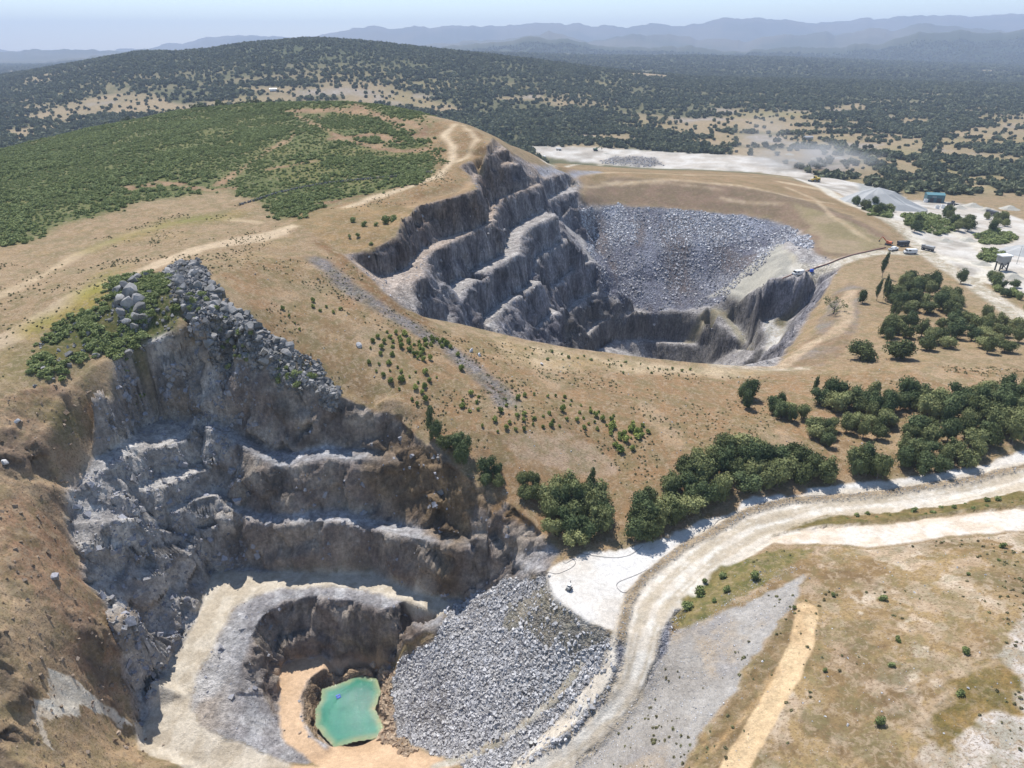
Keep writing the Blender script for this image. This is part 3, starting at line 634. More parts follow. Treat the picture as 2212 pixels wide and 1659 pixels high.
berm_c = D((2330,990),(2212,1010),(2109,1035),(2009,1052),(1909,1067),(1809,1076),(1709,1082),(1659,1092),(1606,1112),(1531,1155),(1481,1180),(1431,1217),(1396,1245),(1372,1275),(1356,1310),(1346,1350),(1342,1385))
bermm = stroke(berm_c, 2.4, X, Y, .5, 3, .6)
paint(bermm, (186,166,138), (156,138,112), n_fin, u=.4)
berm2 = zone(D((1790,1140),(1909,1130),(2009,1117),(2212,1095),(2330,1070),(2330,1050),(2212,1062),(2050,1093),(1900,1108),(1780,1115),(1720,1135),(1665,1160),(1680,1150)), X, Y, .7, 4)
paint(berm2, (160,136,96), (128,116,72), n_fin, u=.3, v=.5)
strip = zone(D((1662,1164),(1710,1150),(1784,1139),(1909,1132),(2009,1119),(2212,1097),(2330,1075),(2330,1130),(2212,1147),(2034,1162),(1959,1172),(1871,1180),(1809,1177),(1759,1175),(1674,1174)), X, Y, .6, 5)
paint(strip, (238,228,214), (226,208,186), n_fin)
paint(stroke(D((1340,1395),(1340,1440),(1310,1500),(1262,1556),(1190,1612),(1130,1650)), 1.6, X, Y, .4, 3, .4), (140,140,148), (170,160,145), n_fin, u=.8)
paint(stroke(D((1470,1325),(1440,1372),(1428,1430),(1408,1490),(1376,1545),(1316,1610),(1262,1655)), 2.8, X, Y, .5, 3, .5), (150,150,158), (120,120,128), n_fin, u=1)
# right foreground
rf0 = zone(D((1460,1330),(1560,1235),(1640,1195),(1760,1182),(1871,1186),(2034,1168),(2212,1152),(2400,1140)) + [(320, 130, 0), (320, 40, 0), (30, 40, 0)] + D((1262,1659),(1376,1550),(1430,1430)), X, Y, 1, 5)
paint(rf0, (150,124,88), (176,150,108), n_mid + .5 * n_fin)
light = fbm(X, Y, 16, 5, 91, .6)
paint(rf0 * sstep(.06, .17, light + .22 * fbm(X, Y, 2.2, 3, 191)) * sstep(30, 60, X), (228,210,186), (206,182,154), n_fin, k=.9, soft=0)
paint(rf0 * sstep(.16, .26, fbm(X, Y, 7, 5, 192, .65)), (214,192,166), (192,166,138), n_fin, k=.7, soft=0)
paint(rf0 * sstep(.14, .26, fbm(X, Y, 9, 5, 193, .65)), (120,98,72), (132,112,80), n_fin, k=.65, soft=0)
paint(rf0 * sstep(.1, .35, fbm(X, Y, 20, 4, 92)), (128,112,82), (140,124,92), n_fin, k=.7)
gravel = zone(D((1442,1370),(1500,1335),(1600,1310),(1690,1262),(1745,1232),(1705,1318),(1645,1400),(1560,1530),(1475,1655)) + [(18, 80, 0), (0, 88, 0)] + D((1240,1655),(1340,1560),(1400,1470),(1428,1420)), X, Y, .9, 5)
paint(gravel, (186,180,172), (166,158,148), n_mid, r=.0, u=.2)
paint(gravel * sstep(.1, .4, fbm(X, Y, 9, 4, 93)), (190,170,144), (172,166,162), n_fin, k=.6)
paint(zone(D((1450,1340),(1475,1290),(1560,1225),(1640,1192),(1760,1185),(1690,1235),(1640,1262),(1560,1305),(1490,1345)), X, Y, 1.5, 5), (122,118,70), (150,134,88), n_fin, v=.8)
paint(zone(D((1700,1325),(1740,1300),(1768,1330),(1700,1480),(1600,1659),(1480,1659),(1570,1525),(1650,1405)), X, Y, .8, 4), (158,134,100), (134,112,80), n_fin, u=.2, v=.3)
tm_ = stroke(D((1742,1318),(1732,1390),(1695,1470),(1645,1560),(1590,1650),(1540,1730)), 4.6, X, Y, .35, 4, .3); track2 = tm_; paint(tm_, (232,202,160), (216,184,142), n_fin, soft=0)
paint(stroke(D((1668,1460),(1630,1520),(1560,1600),(1500,1659)), 1.0, X, Y, .4, 4, .4), (206,174,130), (190,156,112), n_fin)
paint(zone(D((2212,1330),(2170,1380),(2150,1430),(2100,1480),(2040,1530),(2000,1600),(1990,1659),(2100,1800),(2400,1659),(2400,1300)), X, Y, 1.5, 6), (224,214,204), (204,188,168), n_mid)
paint(zone(D((2110,1420),(2170,1435),(2205,1500),(2212,1540),(2150,1545),(2085,1600),(2040,1620),(2000,1590),(2060,1470)), X, Y, 1.5, 4), (160,132,84), (128,112,66), n_fin, u=.2, v=.5)
for side in (-2.6, -1.5, 1.6, 2.8):
    rl_ = []
    for a, b in zip(road_c[:-1], road_c[1:]):
        dx, dy = b[0] - a[0], b[1] - a[1]; l_ = math.hypot(dx, dy); rl_.append((a[0] - dy / l_ * side, a[1] + dx / l_ * side, 0))
    paint(stroke(rl_, .8, X, Y, 1.0, 14, .5), (194,178,152), (208,192,168), n_fin, k=.75, soft=0)
random.seed(4)
for l in (((1760,1659),(1850,1560),(1980,1480),(2212,1400)), ((1820,1659),(1930,1580),(2060,1500)), ((1900,1340),(2050,1380),(2212,1430)), ((1780,1420),(1900,1480),(2010,1560)), ((1850,1260),(2000,1300),(2212,1290))):
    pl_ = D(*l)
    for off in (-.9, .9):
        paint(stroke([(q[0] + off * .5, q[1] + off, 0) for q in pl_], .5, X, Y, .6, 9, .3), (206,182,152), (190,164,134), n_fin, k=.7)
# slope between the pits
mid = zone(D((560,560),(700,545),(800,620),(905,700),(1050,728),(1134,745),(1400,790),(1700,812),(2212,800),(2212,950),(1900,1030),(1600,1080),(1480,1135),(1240,1180),(1110,1095),(950,990),(860,900),(740,850),(560,700),(470,600)), X, Y, 3, 10)
paint(mid, (168,136,102), (152,126,92), n_mid)
paint(mid * sstep(.12, .26, fbm(X, Y, 8, 5, 194, .65)), (142,122,84), (150,132,92), n_fin, k=.6, soft=0)
paint(mid * sstep(.14, .26, fbm(X, Y, 6, 5, 195, .65)), (198,172,138), (186,158,122), n_fin, k=.6, soft=0)
paint(mid * sstep(.05, .3, n_big), (168,134,98), (156,130,98), n_fin, k=.75)
paint(mid * sstep(.15, .45, fbm(X, Y * .6 + X * .5, 12, 4, 95)), (196,168,134), (180,158,130), n_fin, k=.7)
paint(zone(D((1060,722),(1134,740),(1250,762),(1400,782),(1600,796),(1680,800),(1640,815),(1500,812),(1300,800),(1180,800),(1080,770)), X, Y, 3, 9), (220,198,164), (186,160,120), n_mid + .4 * n_fin, k=.85, soft=3)
paint(stroke(D((680,560),(740,610),(820,665),(900,712),(960,748),(1020,795),(1070,838),(1092,865)), 7, X, Y, 2.2, 8, 2), (152,146,144), (134,126,120), n_fin, u=.5)
paint(stroke(D((690,525),(760,575),(840,650),(910,690)), 5, X, Y, 1.5, 8, 1.5), (136,102,70), (150,118,84), n_fin)
for l in (((1100,838),(1180,878),(1280,925),(1330,960)), ((1010,800),(1100,860),(1170,890),(1230,925)), ((900,800),(960,850),(1010,880)), ((930,780),(1000,830),(1060,850)), ((1180,1010),(1100,960),(1040,925)), ((1240,935),(1320,970),(1400,1000))):
    paint(stroke(D(*l), .7, X, Y, .8, 6, .3), (112,88,66), (120,96,72), n_fin, k=.8)
paint(zone(D((1080,960),(1150,930),(1260,950),(1340,1000),(1290,1020),(1180,1010)), X, Y, 3, 9), (192,170,148), (176,150,122), n_fin, k=.7)
# big pit
pitB = zone(L('A', (-10,925,44),(190,900,44.5),(380,800,47.5),(430,690,49.5),(520,597,50.5),(740,547,52),(928,470,53.6),(860,385,55),(800,320,59),(870,278,61),(960,225,65),(1000,178,66),(1045,128,66),(1115,205,60)) + D((1150,350),(1175,365),(1240,372),(1262,400),(1250,440),(1330,437),(1450,452),(1600,462),(1700,478),(1760,508),(1765,545),(1800,560),(1820,575),(1800,600),(1770,650),(1740,700),(1700,760),(1680,795)) + rimB[::-1], X, Y, .8, 5)
pitBe = sstep(.55, .95, box(pitB, 4))
paint(pitB, (176,160,146), (156,140,124), n_fin, r=.6, u=.2, v=0)
paint(pitBe, (206,200,194), (178,171,166), n_fin, r=.8, u=.35, v=0)
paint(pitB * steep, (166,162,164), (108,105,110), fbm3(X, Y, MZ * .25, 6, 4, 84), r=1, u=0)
paint(pitBe * sstep(-95, -30, -X) * sstep(25, 42, MZ) * (1 - steep), (206,180,156), (184,160,136), n_fin, k=.8)
paint(pitB * steep * sstep(28, 44, MZ) * (X < 0), (150,128,106), (100,84,74), fbm3(X, Y, MZ * .3, 6, 4, 85), k=.6)
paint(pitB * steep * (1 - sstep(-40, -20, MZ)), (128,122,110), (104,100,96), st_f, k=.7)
rubB = zone(D((1262,452),(1330,442),(1450,456),(1600,466),(1700,482),(1752,512),(1752,540),(1700,522),(1660,560),(1540,652),(1440,668),(1350,652),(1300,590),(1262,520)), X, Y, 4, 12)
paint(rubB, (160,162,174), (128,128,140), n_mid, r=0, u=1)
paint(rubB * sstep(.0, .3, fbm(X, Y * .35, 16, 4, 96)) * sstep(500, 520, Y), (196,200,214), (172,174,186), n_fin, k=.85)
paint(rubB * sstep(.2, .4, fbm(X, Y * .35, 14, 4, 97)), (142,126,116), (128,118,112), n_fin, k=.7)
wastez = zone(D((1268,440),(1262,408),(1230,372),(1500,368),(1750,398),(1850,440),(1944,528),(1850,556),(1770,552),(1745,500),(1690,474),(1600,461),(1450,451),(1330,436)), X, Y, 3, 12)
paint(zone(D((1268,440),(1262,408),(1290,395),(1345,384),(1450,390),(1600,402),(1720,427),(1800,452),(1900,500),(1944,528),(1850,556),(1770,552),(1745,500),(1690,474),(1600,461),(1450,451),(1330,436)), X, Y, 3, 12), (150,126,106), (134,116,94), n_mid + .6 * n_fin, r=0, u=.1)
paint(zone(D((1720,440),(1800,465),(1880,500),(1930,525),(1850,548),(1780,545),(1750,500)), X, Y, 4, 14), (176,158,128), (160,148,110), n_mid, k=.8)
paint(zone(D((1180,350),(1300,360),(1500,368),(1650,378),(1750,400),(1850,440),(1930,500),(1820,455),(1720,425),(1600,398),(1450,386),(1345,380),(1240,385),(1215,372)), X, Y, 3, 12), (170,142,108), (150,128,94), n_mid, r=0)
for l, w in ((((1240,378),(1330,372),(1480,378),(1640,382)), 4), (((1300,395),(1450,388),(1600,402),(1720,428),(1800,440)), 4), (((1700,395),(1780,410),(1850,445)), 18), (((1560,428),(1690,440)), 3), (((1235,398),(1330,392),(1450,396),(1560,410)), 2.5), (((1700,405),(1760,430),(1800,470),(1880,520)), 4)):
    tm_ = stroke(D(*l), w, X, Y, 1.5, 9, 1.5); trackm = np.maximum(trackm, tm_); paint(tm_, (214,194,162), (196,172,138), n_fin, k=.85)
paint(stroke(L('A', (1345,400,34.5),(1420,385,32),(1500,368,30),(1600,360,27),(1750,362,24)), 9, X, Y, 1.5, 6, 1.5), (176,178,186), (160,160,166), n_fin, k=.9)
green_r = zone(L('B', (715,532,-40),(1240,95,2),(1290,150,1),(1350,200,0),(1450,300,-2),(1500,330,-5),(1200,358,-11),(1062,468,-24),(1060,585,-36),(960,540,-34),(850,485,-33)), X, Y, 1, 6)
paint(green_r, (206,200,184), (178,174,162), fbm(X + Y, (Y - X) * .2, 5, 4, 98), r=0, u=.05)
paint(zone(L('B', (1255,100,2),(1290,150,1),(1400,270,-1),(1540,250,1),(1440,300,-1),(1330,210,0)), X, Y, 1, 6), (224,212,186), (206,192,166), n_fin)
paint(zone(L('B', (1190,676,-35),(1290,612,-30),(1400,570,-26),(1300,660,-33),(1272,742,-37),(1230,735,-38)), X, Y, .8, 5), (128,124,98), (118,114,92), n_fin, r=0)
paint(zone(L('B', (1130,700,-39),(1190,680,-37),(1232,738,-38),(1272,745,-38),(1230,810,-40),(1170,930,-46),(1120,985,-49),(1105,960,-48),(1160,860,-42)), X, Y, .8, 5), (222,220,214), (198,196,192), n_fin, r=0)
paint(zone(L('B', (800,640,-47),(860,640,-45),(930,690,-46),(1000,760,-50),(1010,820,-55),(940,780,-52)), X, Y, .8, 5), (190,182,158), (170,164,146), n_fin, r=.2, k=.8)
paint(stroke(L('B', (1235,742,-38),(1205,830,-42),(1145,930,-47),(1115,985,-49)), 8, X, Y, .6, 5, .8), (238,234,226), (214,210,202), n_fin, r=0)
paint(zone(L('B', (930,950,-64),(960,905,-62),(1060,885,-55),(1040,960,-60)), X, Y, .8, 5), (232,226,216), (206,200,192), n_fin, r=0)
paint(stroke(L('B', (780,610,-43),(850,645,-44),(930,700,-46),(985,770,-49)), 5, X, Y, .8, 5, .8), (204,196,172), (184,178,158), n_fin, r=.1)
conez = zone(L('B', (560,925,-74),(700,840,-68),(800,775,-60),(850,800,-62),(900,930,-74)), X, Y, .8, 5); paint(conez, (166,160,138), (150,144,126), n_fin, r=0, u=0)
tk = D((1640,797),(1690,790),(1750,745),(1800,722),(1830,690),(1828,650),(1840,628))
paint(zone(D((1690,795),(1745,740),(1770,690),(1800,640),(1830,610),(1870,620),(1850,700),(1830,760),(1780,790)), X, Y, 2, 7), (158,132,104), (150,142,134), n_mid, u=.3)
paint(stroke(tk, 6, X, Y, .6, 5, .8), (214,190,160), (198,172,142), n_fin, u=0)
paint(stroke(D((1540,788),(1600,792),(1680,798),(1740,796)), 4, X, Y, .6, 5, .8), (224,208,186), (206,190,164), n_fin, u=0)
# works yard, far plateau, roads

plat_w = zone(D((1140,314),(1250,317),(1400,325),(1560,333),(1655,340),(1700,357),(1760,378),(1850,395),(1925,412),(1960,432),(2060,437),(2150,452),(2212,476),(2330,520),(2330,700),(2212,640),(2100,600),(2010,545),(1950,490),(1850,440),(1750,398),(1650,374),(1500,366),(1400,363),(1250,350),(1170,338)), X, Y, 3, 12)
paint(plat_w, (226,220,210), (206,196,182), n_mid, v=0, r=0)
paint(plat_w * sstep(.12, .35, fbm(X, Y, 22, 4, 99)), (170,160,146), (150,142,126), n_fin, k=.7)
paint(zone(D((1330,338),(1420,340),(1430,358),(1380,362),(1290,352)), X, Y, 3, 9), (170,164,156), (140,134,126), n_fin, u=.7)
roadR = D((2330,760),(2212,690),(2140,640),(2080,600),(2010,552),(1970,512),(1930,482),(1870,452),(1800,422),(1740,392))
for l, w in (((2330,760),(2212,690),(2140,640),(2080,600),(2010,552),(1970,512),(1930,482),(1870,452),(1800,422),(1740,392)), 11), (((1980,548),(1900,545),(1800,575),(1720,580)), 9), (((2212,600),(2140,580),(2060,560),(2010,552)), 9), (((2110,610),(2150,570),(2100,520),(2030,490),(1940,480)), 8), (((1176,350),(1300,352),(1450,365),(1560,368)), 6):
    paint(stroke(D(*l), w, X, Y, .8, 8, 1), (232,224,208), (216,206,186), n_fin, u=0, v=0)
scrub = zone(D((1954,465),(2000,462),(2059,480),(2060,500),(2000,505),(1958,490)), X, Y, 3, 10) + zone(D((2104,505),(2150,498),(2196,510),(2190,528),(2120,530)), X, Y, 3, 10) + zone(D((2116,545),(2150,538),(2160,560),(2125,566)), X, Y, 3, 10) + zone(D((1862,432),(1925,446),(1920,470),(1880,466)), X, Y, 3, 10)
paint(scrub, (140,136,100), (166,152,120), n_mid, v=.6, k=.85)
paint(zone(D((1850,395),(1925,402),(1960,430),(1985,455),(1900,450),(1870,430)), X, Y, 2, 9), (186,186,180), (170,170,164), n_fin)
wood = wood * (1 - plat_w) * (1 - pitB)
gapz = zone([(-60, 560, 0), (0, 600, 0), (60, 900, 0)] + D((1140,316),(1400,328),(1655,342),(1760,380),(1900,412),(1960,434),(1960,480),(1900,470),(1750,420),(1500,392),(1235,385)), X, Y, 2, 12)
wood = wood * (1 - gapz); farm = farm * (1 - gapz)

pondz = zone(D((752,1470),(815,1464),(826,1494),(814,1531),(832,1569),(830,1596),(765,1606),(720,1620),(698,1594),(678,1568),(678,1532),(690,1512),(694,1488)), X, Y, .3, 4)
rock = rock * (1 - pondz) * (1 - np.clip(box(box(ramp, 3), 2) * 1.6, 0, 1) * .9)
# ---- relief: rock faces get ledges and cracks, soil a little unevenness
sx, sy = -gx, -gy; nl = np.sqrt(sx * sx + sy * sy + 1); nxv, nyv, nzv = sx / nl, sy / nl, 1 / nl
rockd = np.where(rock > .02)
rk = rock[rockd]; xr, yr, zr = X[rockd].astype(float), Y[rockd].astype(float), MZ[rockd].astype(float)
stp = np.clip(steep[rockd], 0.08, 1) * np.where((xr > 85) & (yr > 360), .4, 1)
big = (yr > 235) & (xr > -75)
d1 = fbm3(xr, yr, zr, 10, 4, 101, .55, True); d2 = fbm3(xr, yr, zr, 3.2, 3, 102, .55)
wa, ta, ca = worley3(xr, yr, zr, np.where(big, 8.0, 9.5), 201); wb, tb, cb = worley3(xr, yr, zr * np.where(big, .35, .8), np.where(big, 3.6, 2.4), 211)
CellA = np.zeros_like(MZ); CellB = np.zeros_like(MZ); CellA[rockd] = ca - .5; CellB[rockd] = cb - .5
d3 = fbm3(xr, yr, zr * .22, 4.5, 4, 103, .6, True)         # upright ribs on the blasted benches
strat = fbm3(xr * .3, yr * .3, zr, 2.6, 2, 104)
disp = np.where(big, 1.0 * wa + 1.6 * ta + .7 * wb + 1.0 * tb + .5 * d3, 1.3 * wa + 2.6 * ta + .35 * wb + .7 * tb + .35 * d1 + .3 * strat) * rk * stp
stepz = np.where(big, -np.sin(2 * np.pi * (zr - 35) / 8.6) * 8.6 / (2 * np.pi) * .9 * np.clip(.75 + 1.2 * fbm(xr, yr, 22, 2, 321), 0, 1) * stp, 0)
DX = np.zeros_like(MZ); DY = np.zeros_like(MZ); DZ = np.zeros_like(MZ)
DX[rockd] = disp * nxv[rockd]; DY[rockd] = disp * nyv[rockd]; DZ[rockd] = disp * nzv[rockd] + stepz
soil = (1 - rock) * near
DZ += soil * (.10 * n_fin + .18 * n_mid) * (1 - np.clip(pad + ramp + strip + stroke(road_c, 12, X, Y), 0, 1) * .8)
DZ += stroke(road_c, 13, X, Y) * (-.10 + .10 * np.abs(np.sin(3 * fbm(X * .6, Y * .6, 8, 2, 110))))
DZ += bank * (.8 * fbm(X, Y, 6, 4, 105, .55, True) + .35 * fbm(X, Y, 1.8, 3, 115, .5, True))
DZ += crestz * (1.2 * fbm(X, Y, 6, 4, 106, .55, True))
DZ += rub * near * .35 * fbm(X, Y, 1.4, 2, 107)
DZ += bermm * .6 + berm2 * (.5 + .4 * n_fin)
DZ += gravel * .25 * fbm(X * .3 + Y * .3, (X - Y), 2.2, 3, 108)
DZ += sstep(7500, 8500, Y) * 0
patchw = zone(D((82,1441),(140,1459),(187,1489),(225,1521),(250,1534),(290,1580),(262,1566),(235,1546),(180,1543),(150,1556),(84,1553),(107,1616),(92,1611),(65,1564),(62,1506),(100,1509),(107,1494)), X, Y, .8, 5)
grass = np.clip(1 - track2 - patchw - wastez * .45 - trackm * .8 - pad - ramp - strip - sand - plat_w - green_r - gravel * .8 - stroke(road_c, 14, X, Y) - rub - rock - veg * .4, 0, 1) * (1 - sstep(1500, 3000, Y))
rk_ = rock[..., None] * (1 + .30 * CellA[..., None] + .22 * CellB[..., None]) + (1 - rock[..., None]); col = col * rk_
PX, PY, PZ = MX + DX, MY + DY, MZ + DZ
# ------------------------------------------------------------------ materials
class NT:
    def __init__(s, name, rough=.9, spec=.15):
        s.m = bpy.data.materials.new(name); s.m.use_nodes = True; s.t = s.m.node_tree; s.b = s.t.nodes['Principled BSDF']
        s.b.inputs['Roughness'].default_value = rough; s.b.inputs['Specular IOR Level'].default_value = spec
    def n(s, typ, **k):
        x = s.t.nodes.new(typ)
        for a, v in k.items(): setattr(x, a, v)
        return x
    def l(s, a, b): s.t.links.new(a, b)
    def val(s, sock, v):
        if hasattr(v, 'is_linked') or hasattr(v, 'links'): s.l(v, sock)
        else: sock.default_value = v
    def noise(s, vec, scale, detail=3, rough=.55, dist=0):
        x = s.n('ShaderNodeTexNoise'); s.l(vec, x.inputs['Vector']); x.inputs['Scale'].default_value = scale; x.inputs['Detail'].default_value = detail
        x.inputs['Roughness'].default_value = rough; x.inputs['Distortion'].default_value = dist; return x.outputs[0]
    def ramp(s, f, a, b, c=0., d=1.):
        x = s.n('ShaderNodeMapRange'); s.l(f, x.inputs[0]); x.inputs[1].default_value = a; x.inputs[2].default_value = b; x.inputs[3].default_value = c; x.inputs[4].default_value = d; return x.outputs[0]
    def math(s, op, a, b=0.5):
        x = s.n('ShaderNodeMath', operation=op); s.val(x.inputs[0], a); s.val(x.inputs[1], b); return x.outputs[0]
    def mix(s, f, a, b, mode='MIX'):
        x = s.n('ShaderNodeMix', data_type='RGBA', blend_type=mode); s.val(x.inputs[0], f); s.val(x.inputs[6], a); s.val(x.inputs[7], b); return x.outputs[2]
    def fmix(s, f, a, b):
        x = s.n('ShaderNodeMix', data_type='FLOAT'); s.val(x.inputs[0], f); s.val(x.inputs[2], a); s.val(x.inputs[3], b); return x.outputs[0]
    def scalevec(s, vec, sc):
        x = s.n('ShaderNodeMapping'); s.l(vec, x.inputs[0]); x.inputs['Scale'].default_value = sc; return x.outputs[0]
    def tint(s, col, f):
        """colour times a factor"""
        x = s.n('ShaderNodeVectorMath', operation='SCALE'); s.l(col, x.inputs[0]); s.val(x.inputs['Scale'], f); return x.outputs[0]

def ground_material():
    g = NT("ground_earth_and_rock", .95, .08)
    co = g.n('ShaderNodeTexCoord').outputs['Object']
    a = g.n('ShaderNodeAttribute', attribute_name='Col').outputs['Color']
    k = g.n('ShaderNodeAttribute', attribute_name='Kind').outputs['Color']
    sep = g.n('ShaderNodeSeparateColor'); g.l(k, sep.inputs[0]); rockf, rubf, vegf = sep.outputs
    n1 = g.noise(co, .9, 4, .65); n2 = g.noise(co, 3.2, 3, .6); n3 = g.noise(co, .22, 4, .6)
    f = g.math('MULTIPLY', g.ramp(n1, .25, .75, .80, 1.20), g.ramp(n2, .25, .75, .84, 1.16))
    f = g.math('MULTIPLY', f, g.ramp(n3, .3, .7, .92, 1.08))
    c = g.tint(a, f)
    # dry ground: straw, olive and bare earth in small mottles
    gr = g.n('ShaderNodeAttribute', attribute_name='Dry').outputs['Fac']
    m1 = g.ramp(g.noise(co, .16, 5, .7), .47, .58, 0, .5); m2 = g.ramp(g.noise(co, .55, 5, .75, .6), .50, .60, 0, .7); m3 = g.ramp(g.noise(g.scalevec(co, (1, 1.4, 1)), 1.6, 4, .75), .52, .62, 0, .75)
    c = g.mix(g.math('MULTIPLY', m1, gr), c, (.125, .118, .055, 1)); c = g.mix(g.math('MULTIPLY', m2, gr), c, (.31, .235, .155, 1)); c = g.mix(g.math('MULTIPLY', m3, gr), c, (.125, .082, .045, 1))
    # rock: dark joints and upright streaks, pale scars
    up = g.scalevec(co, (1, 1, .16)); st = g.noise(up, 1.1, 4, .65)
    sx_ = g.n('ShaderNodeSeparateXYZ'); g.l(co, sx_.inputs[0]); bigf = g.ramp(sx_.outputs[1], 232, 242, 0, 1)
    rock = g.tint(c, g.math('MULTIPLY', g.fmix(bigf, g.ramp(st, .34, .66, .82, 1.14), g.ramp(st, .36, .64, .58, 1.35)), g.ramp(g.noise(co, .45, 5, .7), .35, .65, .78, 1.2)))
    c = g.mix(rockf, c, rock)
    # broken stone: every stone its own grey
    vo = g.n('ShaderNodeTexVoronoi'); g.l(co, vo.inputs['Vector']); vo.inputs['Scale'].default_value = .95
    sv = g.n('ShaderNodeSeparateColor'); g.l(vo.outputs['Color'], sv.inputs[0])
    vo2 = g.n('ShaderNodeTexVoronoi'); g.l(co, vo2.inputs['Vector']); vo2.inputs['Scale'].default_value = 2.4
    sv2 = g.n('ShaderNodeSeparateColor'); g.l(vo2.outputs['Color'], sv2.inputs[0])
    stone = g.tint(c, g.math('MULTIPLY', g.ramp(sv.outputs[0], 0, 1, .66, 1.22), g.ramp(sv2.outputs[1], 0, 1, .75, 1.2)))
    c = g.mix(rubf, c, stone)
    # low growth: tufts
    tf = g.ramp(g.noise(co, .75, 4, .7), .46, .62, 0, 1); green = g.mix(g.math('MULTIPLY', tf, g.math('MULTIPLY', vegf, .55)), c, (.045, .058, .022, 1))
    g.l(green, g.b.inputs['Base Color'])
    # fine relief
    h = g.math('MULTIPLY', n2, .10); h = g.math('ADD', h, g.math('MULTIPLY', n1, .25))
    hr = g.math('ADD', g.math('MULTIPLY', st, .3), g.math('MULTIPLY', g.noise(co, .8, 5, .75), .8))
    h = g.math('ADD', h, g.math('MULTIPLY', hr, rockf))
    hs = g.math('SUBTRACT', 0.0, g.math('ADD', g.math('MULTIPLY', vo.outputs['Distance'], .9), g.math('MULTIPLY', vo2.outputs['Distance'], .5)))
    h = g.math('ADD', h, g.math('MULTIPLY', hs, rubf))
    bp = g.n('ShaderNodeBump'); g.l(h, bp.inputs['Height']); bp.inputs['Strength'].default_value = .9; bp.inputs['Distance'].default_value = 1.0
    g.l(bp.outputs[0], g.b.inputs['Normal'])
    return g.m
GROUND_MAT = ground_material()
def grid_mesh(me, X, Y, Z):
    nr, nc = X.shape
    v = np.stack([X, Y, Z], -1).reshape(-1, 3).astype(np.float32)
    idx = np.arange(nr * nc).reshape(nr, nc)
    q = np.stack([idx[:-1, :-1], idx[:-1, 1:], idx[1:, 1:], idx[1:, :-1]], -1).reshape(-1, 4).astype(np.int32)
    me.vertices.add(len(v)); me.vertices.foreach_set('co', v.ravel())
    me.loops.add(q.size); me.loops.foreach_set('vertex_index', q.ravel())
    me.polygons.add(len(q)); me.polygons.foreach_set('loop_start', np.arange(0, q.size, 4, dtype=np.int32))
    me.update(calc_edges=True)
def colattr(me, name, arr):
    at_ = me.color_attributes.new(name, 'FLOAT_COLOR', 'POINT')
    b = np.ones((arr.shape[0], 4), np.float32); b[:, :3] = arr; at_.data.foreach_set('color', b.ravel())
def make_ground(name, r0, r1):
    me = bpy.data.meshes.new(name); s = slice(r0, r1)
    grid_mesh(me, PX[s], PY[s], PZ[s])
    colattr(me, 'Col', np.clip(col[s], .01, .85).reshape(-1, 3)); colattr(me, 'Kind', np.clip(np.stack([rock, rub, veg], -1)[s], 0, 1).reshape(-1, 3))
    da = me.attributes.new('Dry', 'FLOAT', 'POINT'); da.data.foreach_set('value', grass[s].astype(np.float32).ravel())
    me.materials.append(GROUND_MAT)
    o = bpy.data.objects.new(name, me); COL.objects.link(o); o['kind'] = 'structure'; return o
rsplit = int(np.searchsorted(YS, 7300))
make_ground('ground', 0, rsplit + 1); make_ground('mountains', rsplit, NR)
# ------------------------------------------------------------------ helpers for things
def tag(o, label=None, cat=None, group=None, kind=None):
    if label: o['label'] = label
    if cat: o['category'] = cat
    if group: o['group'] = group
    if kind: o['kind'] = kind
    return o
def link(name, data, parent=None, loc=None):
    o = bpy.data.objects.new(name, data); COL.objects.link(o)
    if parent is not None: o.parent = parent
    if loc is not None: o.location = loc
    return o
def mesh_np(name, v, faces, mat=None, smooth=False):
    me = bpy.data.meshes.new(name); v = np.asarray(v, np.float32); f = np.asarray(faces, np.int32); k = f.shape[1]
    me.vertices.add(len(v)); me.vertices.foreach_set('co', v.ravel()); me.loops.add(f.size); me.loops.foreach_set('vertex_index', f.ravel())
    me.polygons.add(len(f)); me.polygons.foreach_set('loop_start', np.arange(0, f.size, k, dtype=np.int32))
    me.update(calc_edges=True)
    if not smooth: me.polygons.foreach_set('use_smooth', np.zeros(len(f), bool))
    if mat: me.materials.append(mat)
    return me
def gz(x, y): return float(Hh(np.array([x]), np.array([y]))[0])
def ordinal(n):
    return ['zeroth','first','second','third','fourth','fifth','sixth','seventh','eighth','ninth','tenth','eleventh','twelfth'][n] if n <= 12 else str(n) + ('th' if 10 < n % 100 < 14 else {1:'st',2:'nd',3:'rd'}.get(n % 10, 'th'))

def leaf_mat(name, c1, c2, c3, rnd=.35):
    g = NT(name, .75, .12); co = g.n('ShaderNodeTexCoord').outputs['Object']
    oi = g.n('ShaderNodeObjectInfo').outputs['Random']; geo = g.n('ShaderNodeNewGeometry').outputs['Random Per Island']
    c = g.mix(g.ramp(geo, 0, 1, 0, 1), c1 + (1,), c2 + (1,)); c = g.mix(g.ramp(oi, .0, 1, 0, .75), c, c3 + (1,))
    f = g.ramp(oi, 0, 1, 1 - rnd, 1 + rnd); c = g.tint(c, g.math('MULTIPLY', f, g.ramp(g.noise(co, .7, 2), .3, .7, .8, 1.2)))
    g.l(c, g.b.inputs['Base Color'])
    tr = g.n('ShaderNodeBsdfTranslucent'); g.l(c, tr.inputs[0]); ms = g.n('ShaderNodeMixShader'); ms.inputs[0].default_value = .18
    g.l(g.b.outputs[0], ms.inputs[1]); g.l(tr.outputs[0], ms.inputs[2]); g.l(ms.outputs[0], g.t.nodes['Material Output'].inputs[0])
    return g.m
M_OAK = leaf_mat('oak_leaves', (.105,.132,.052), (.160,.185,.074), (.215,.215,.095))
M_DARK = leaf_mat('evergreen_leaves', (.075,.108,.048), (.115,.148,.062), (.110,.130,.058), .25)
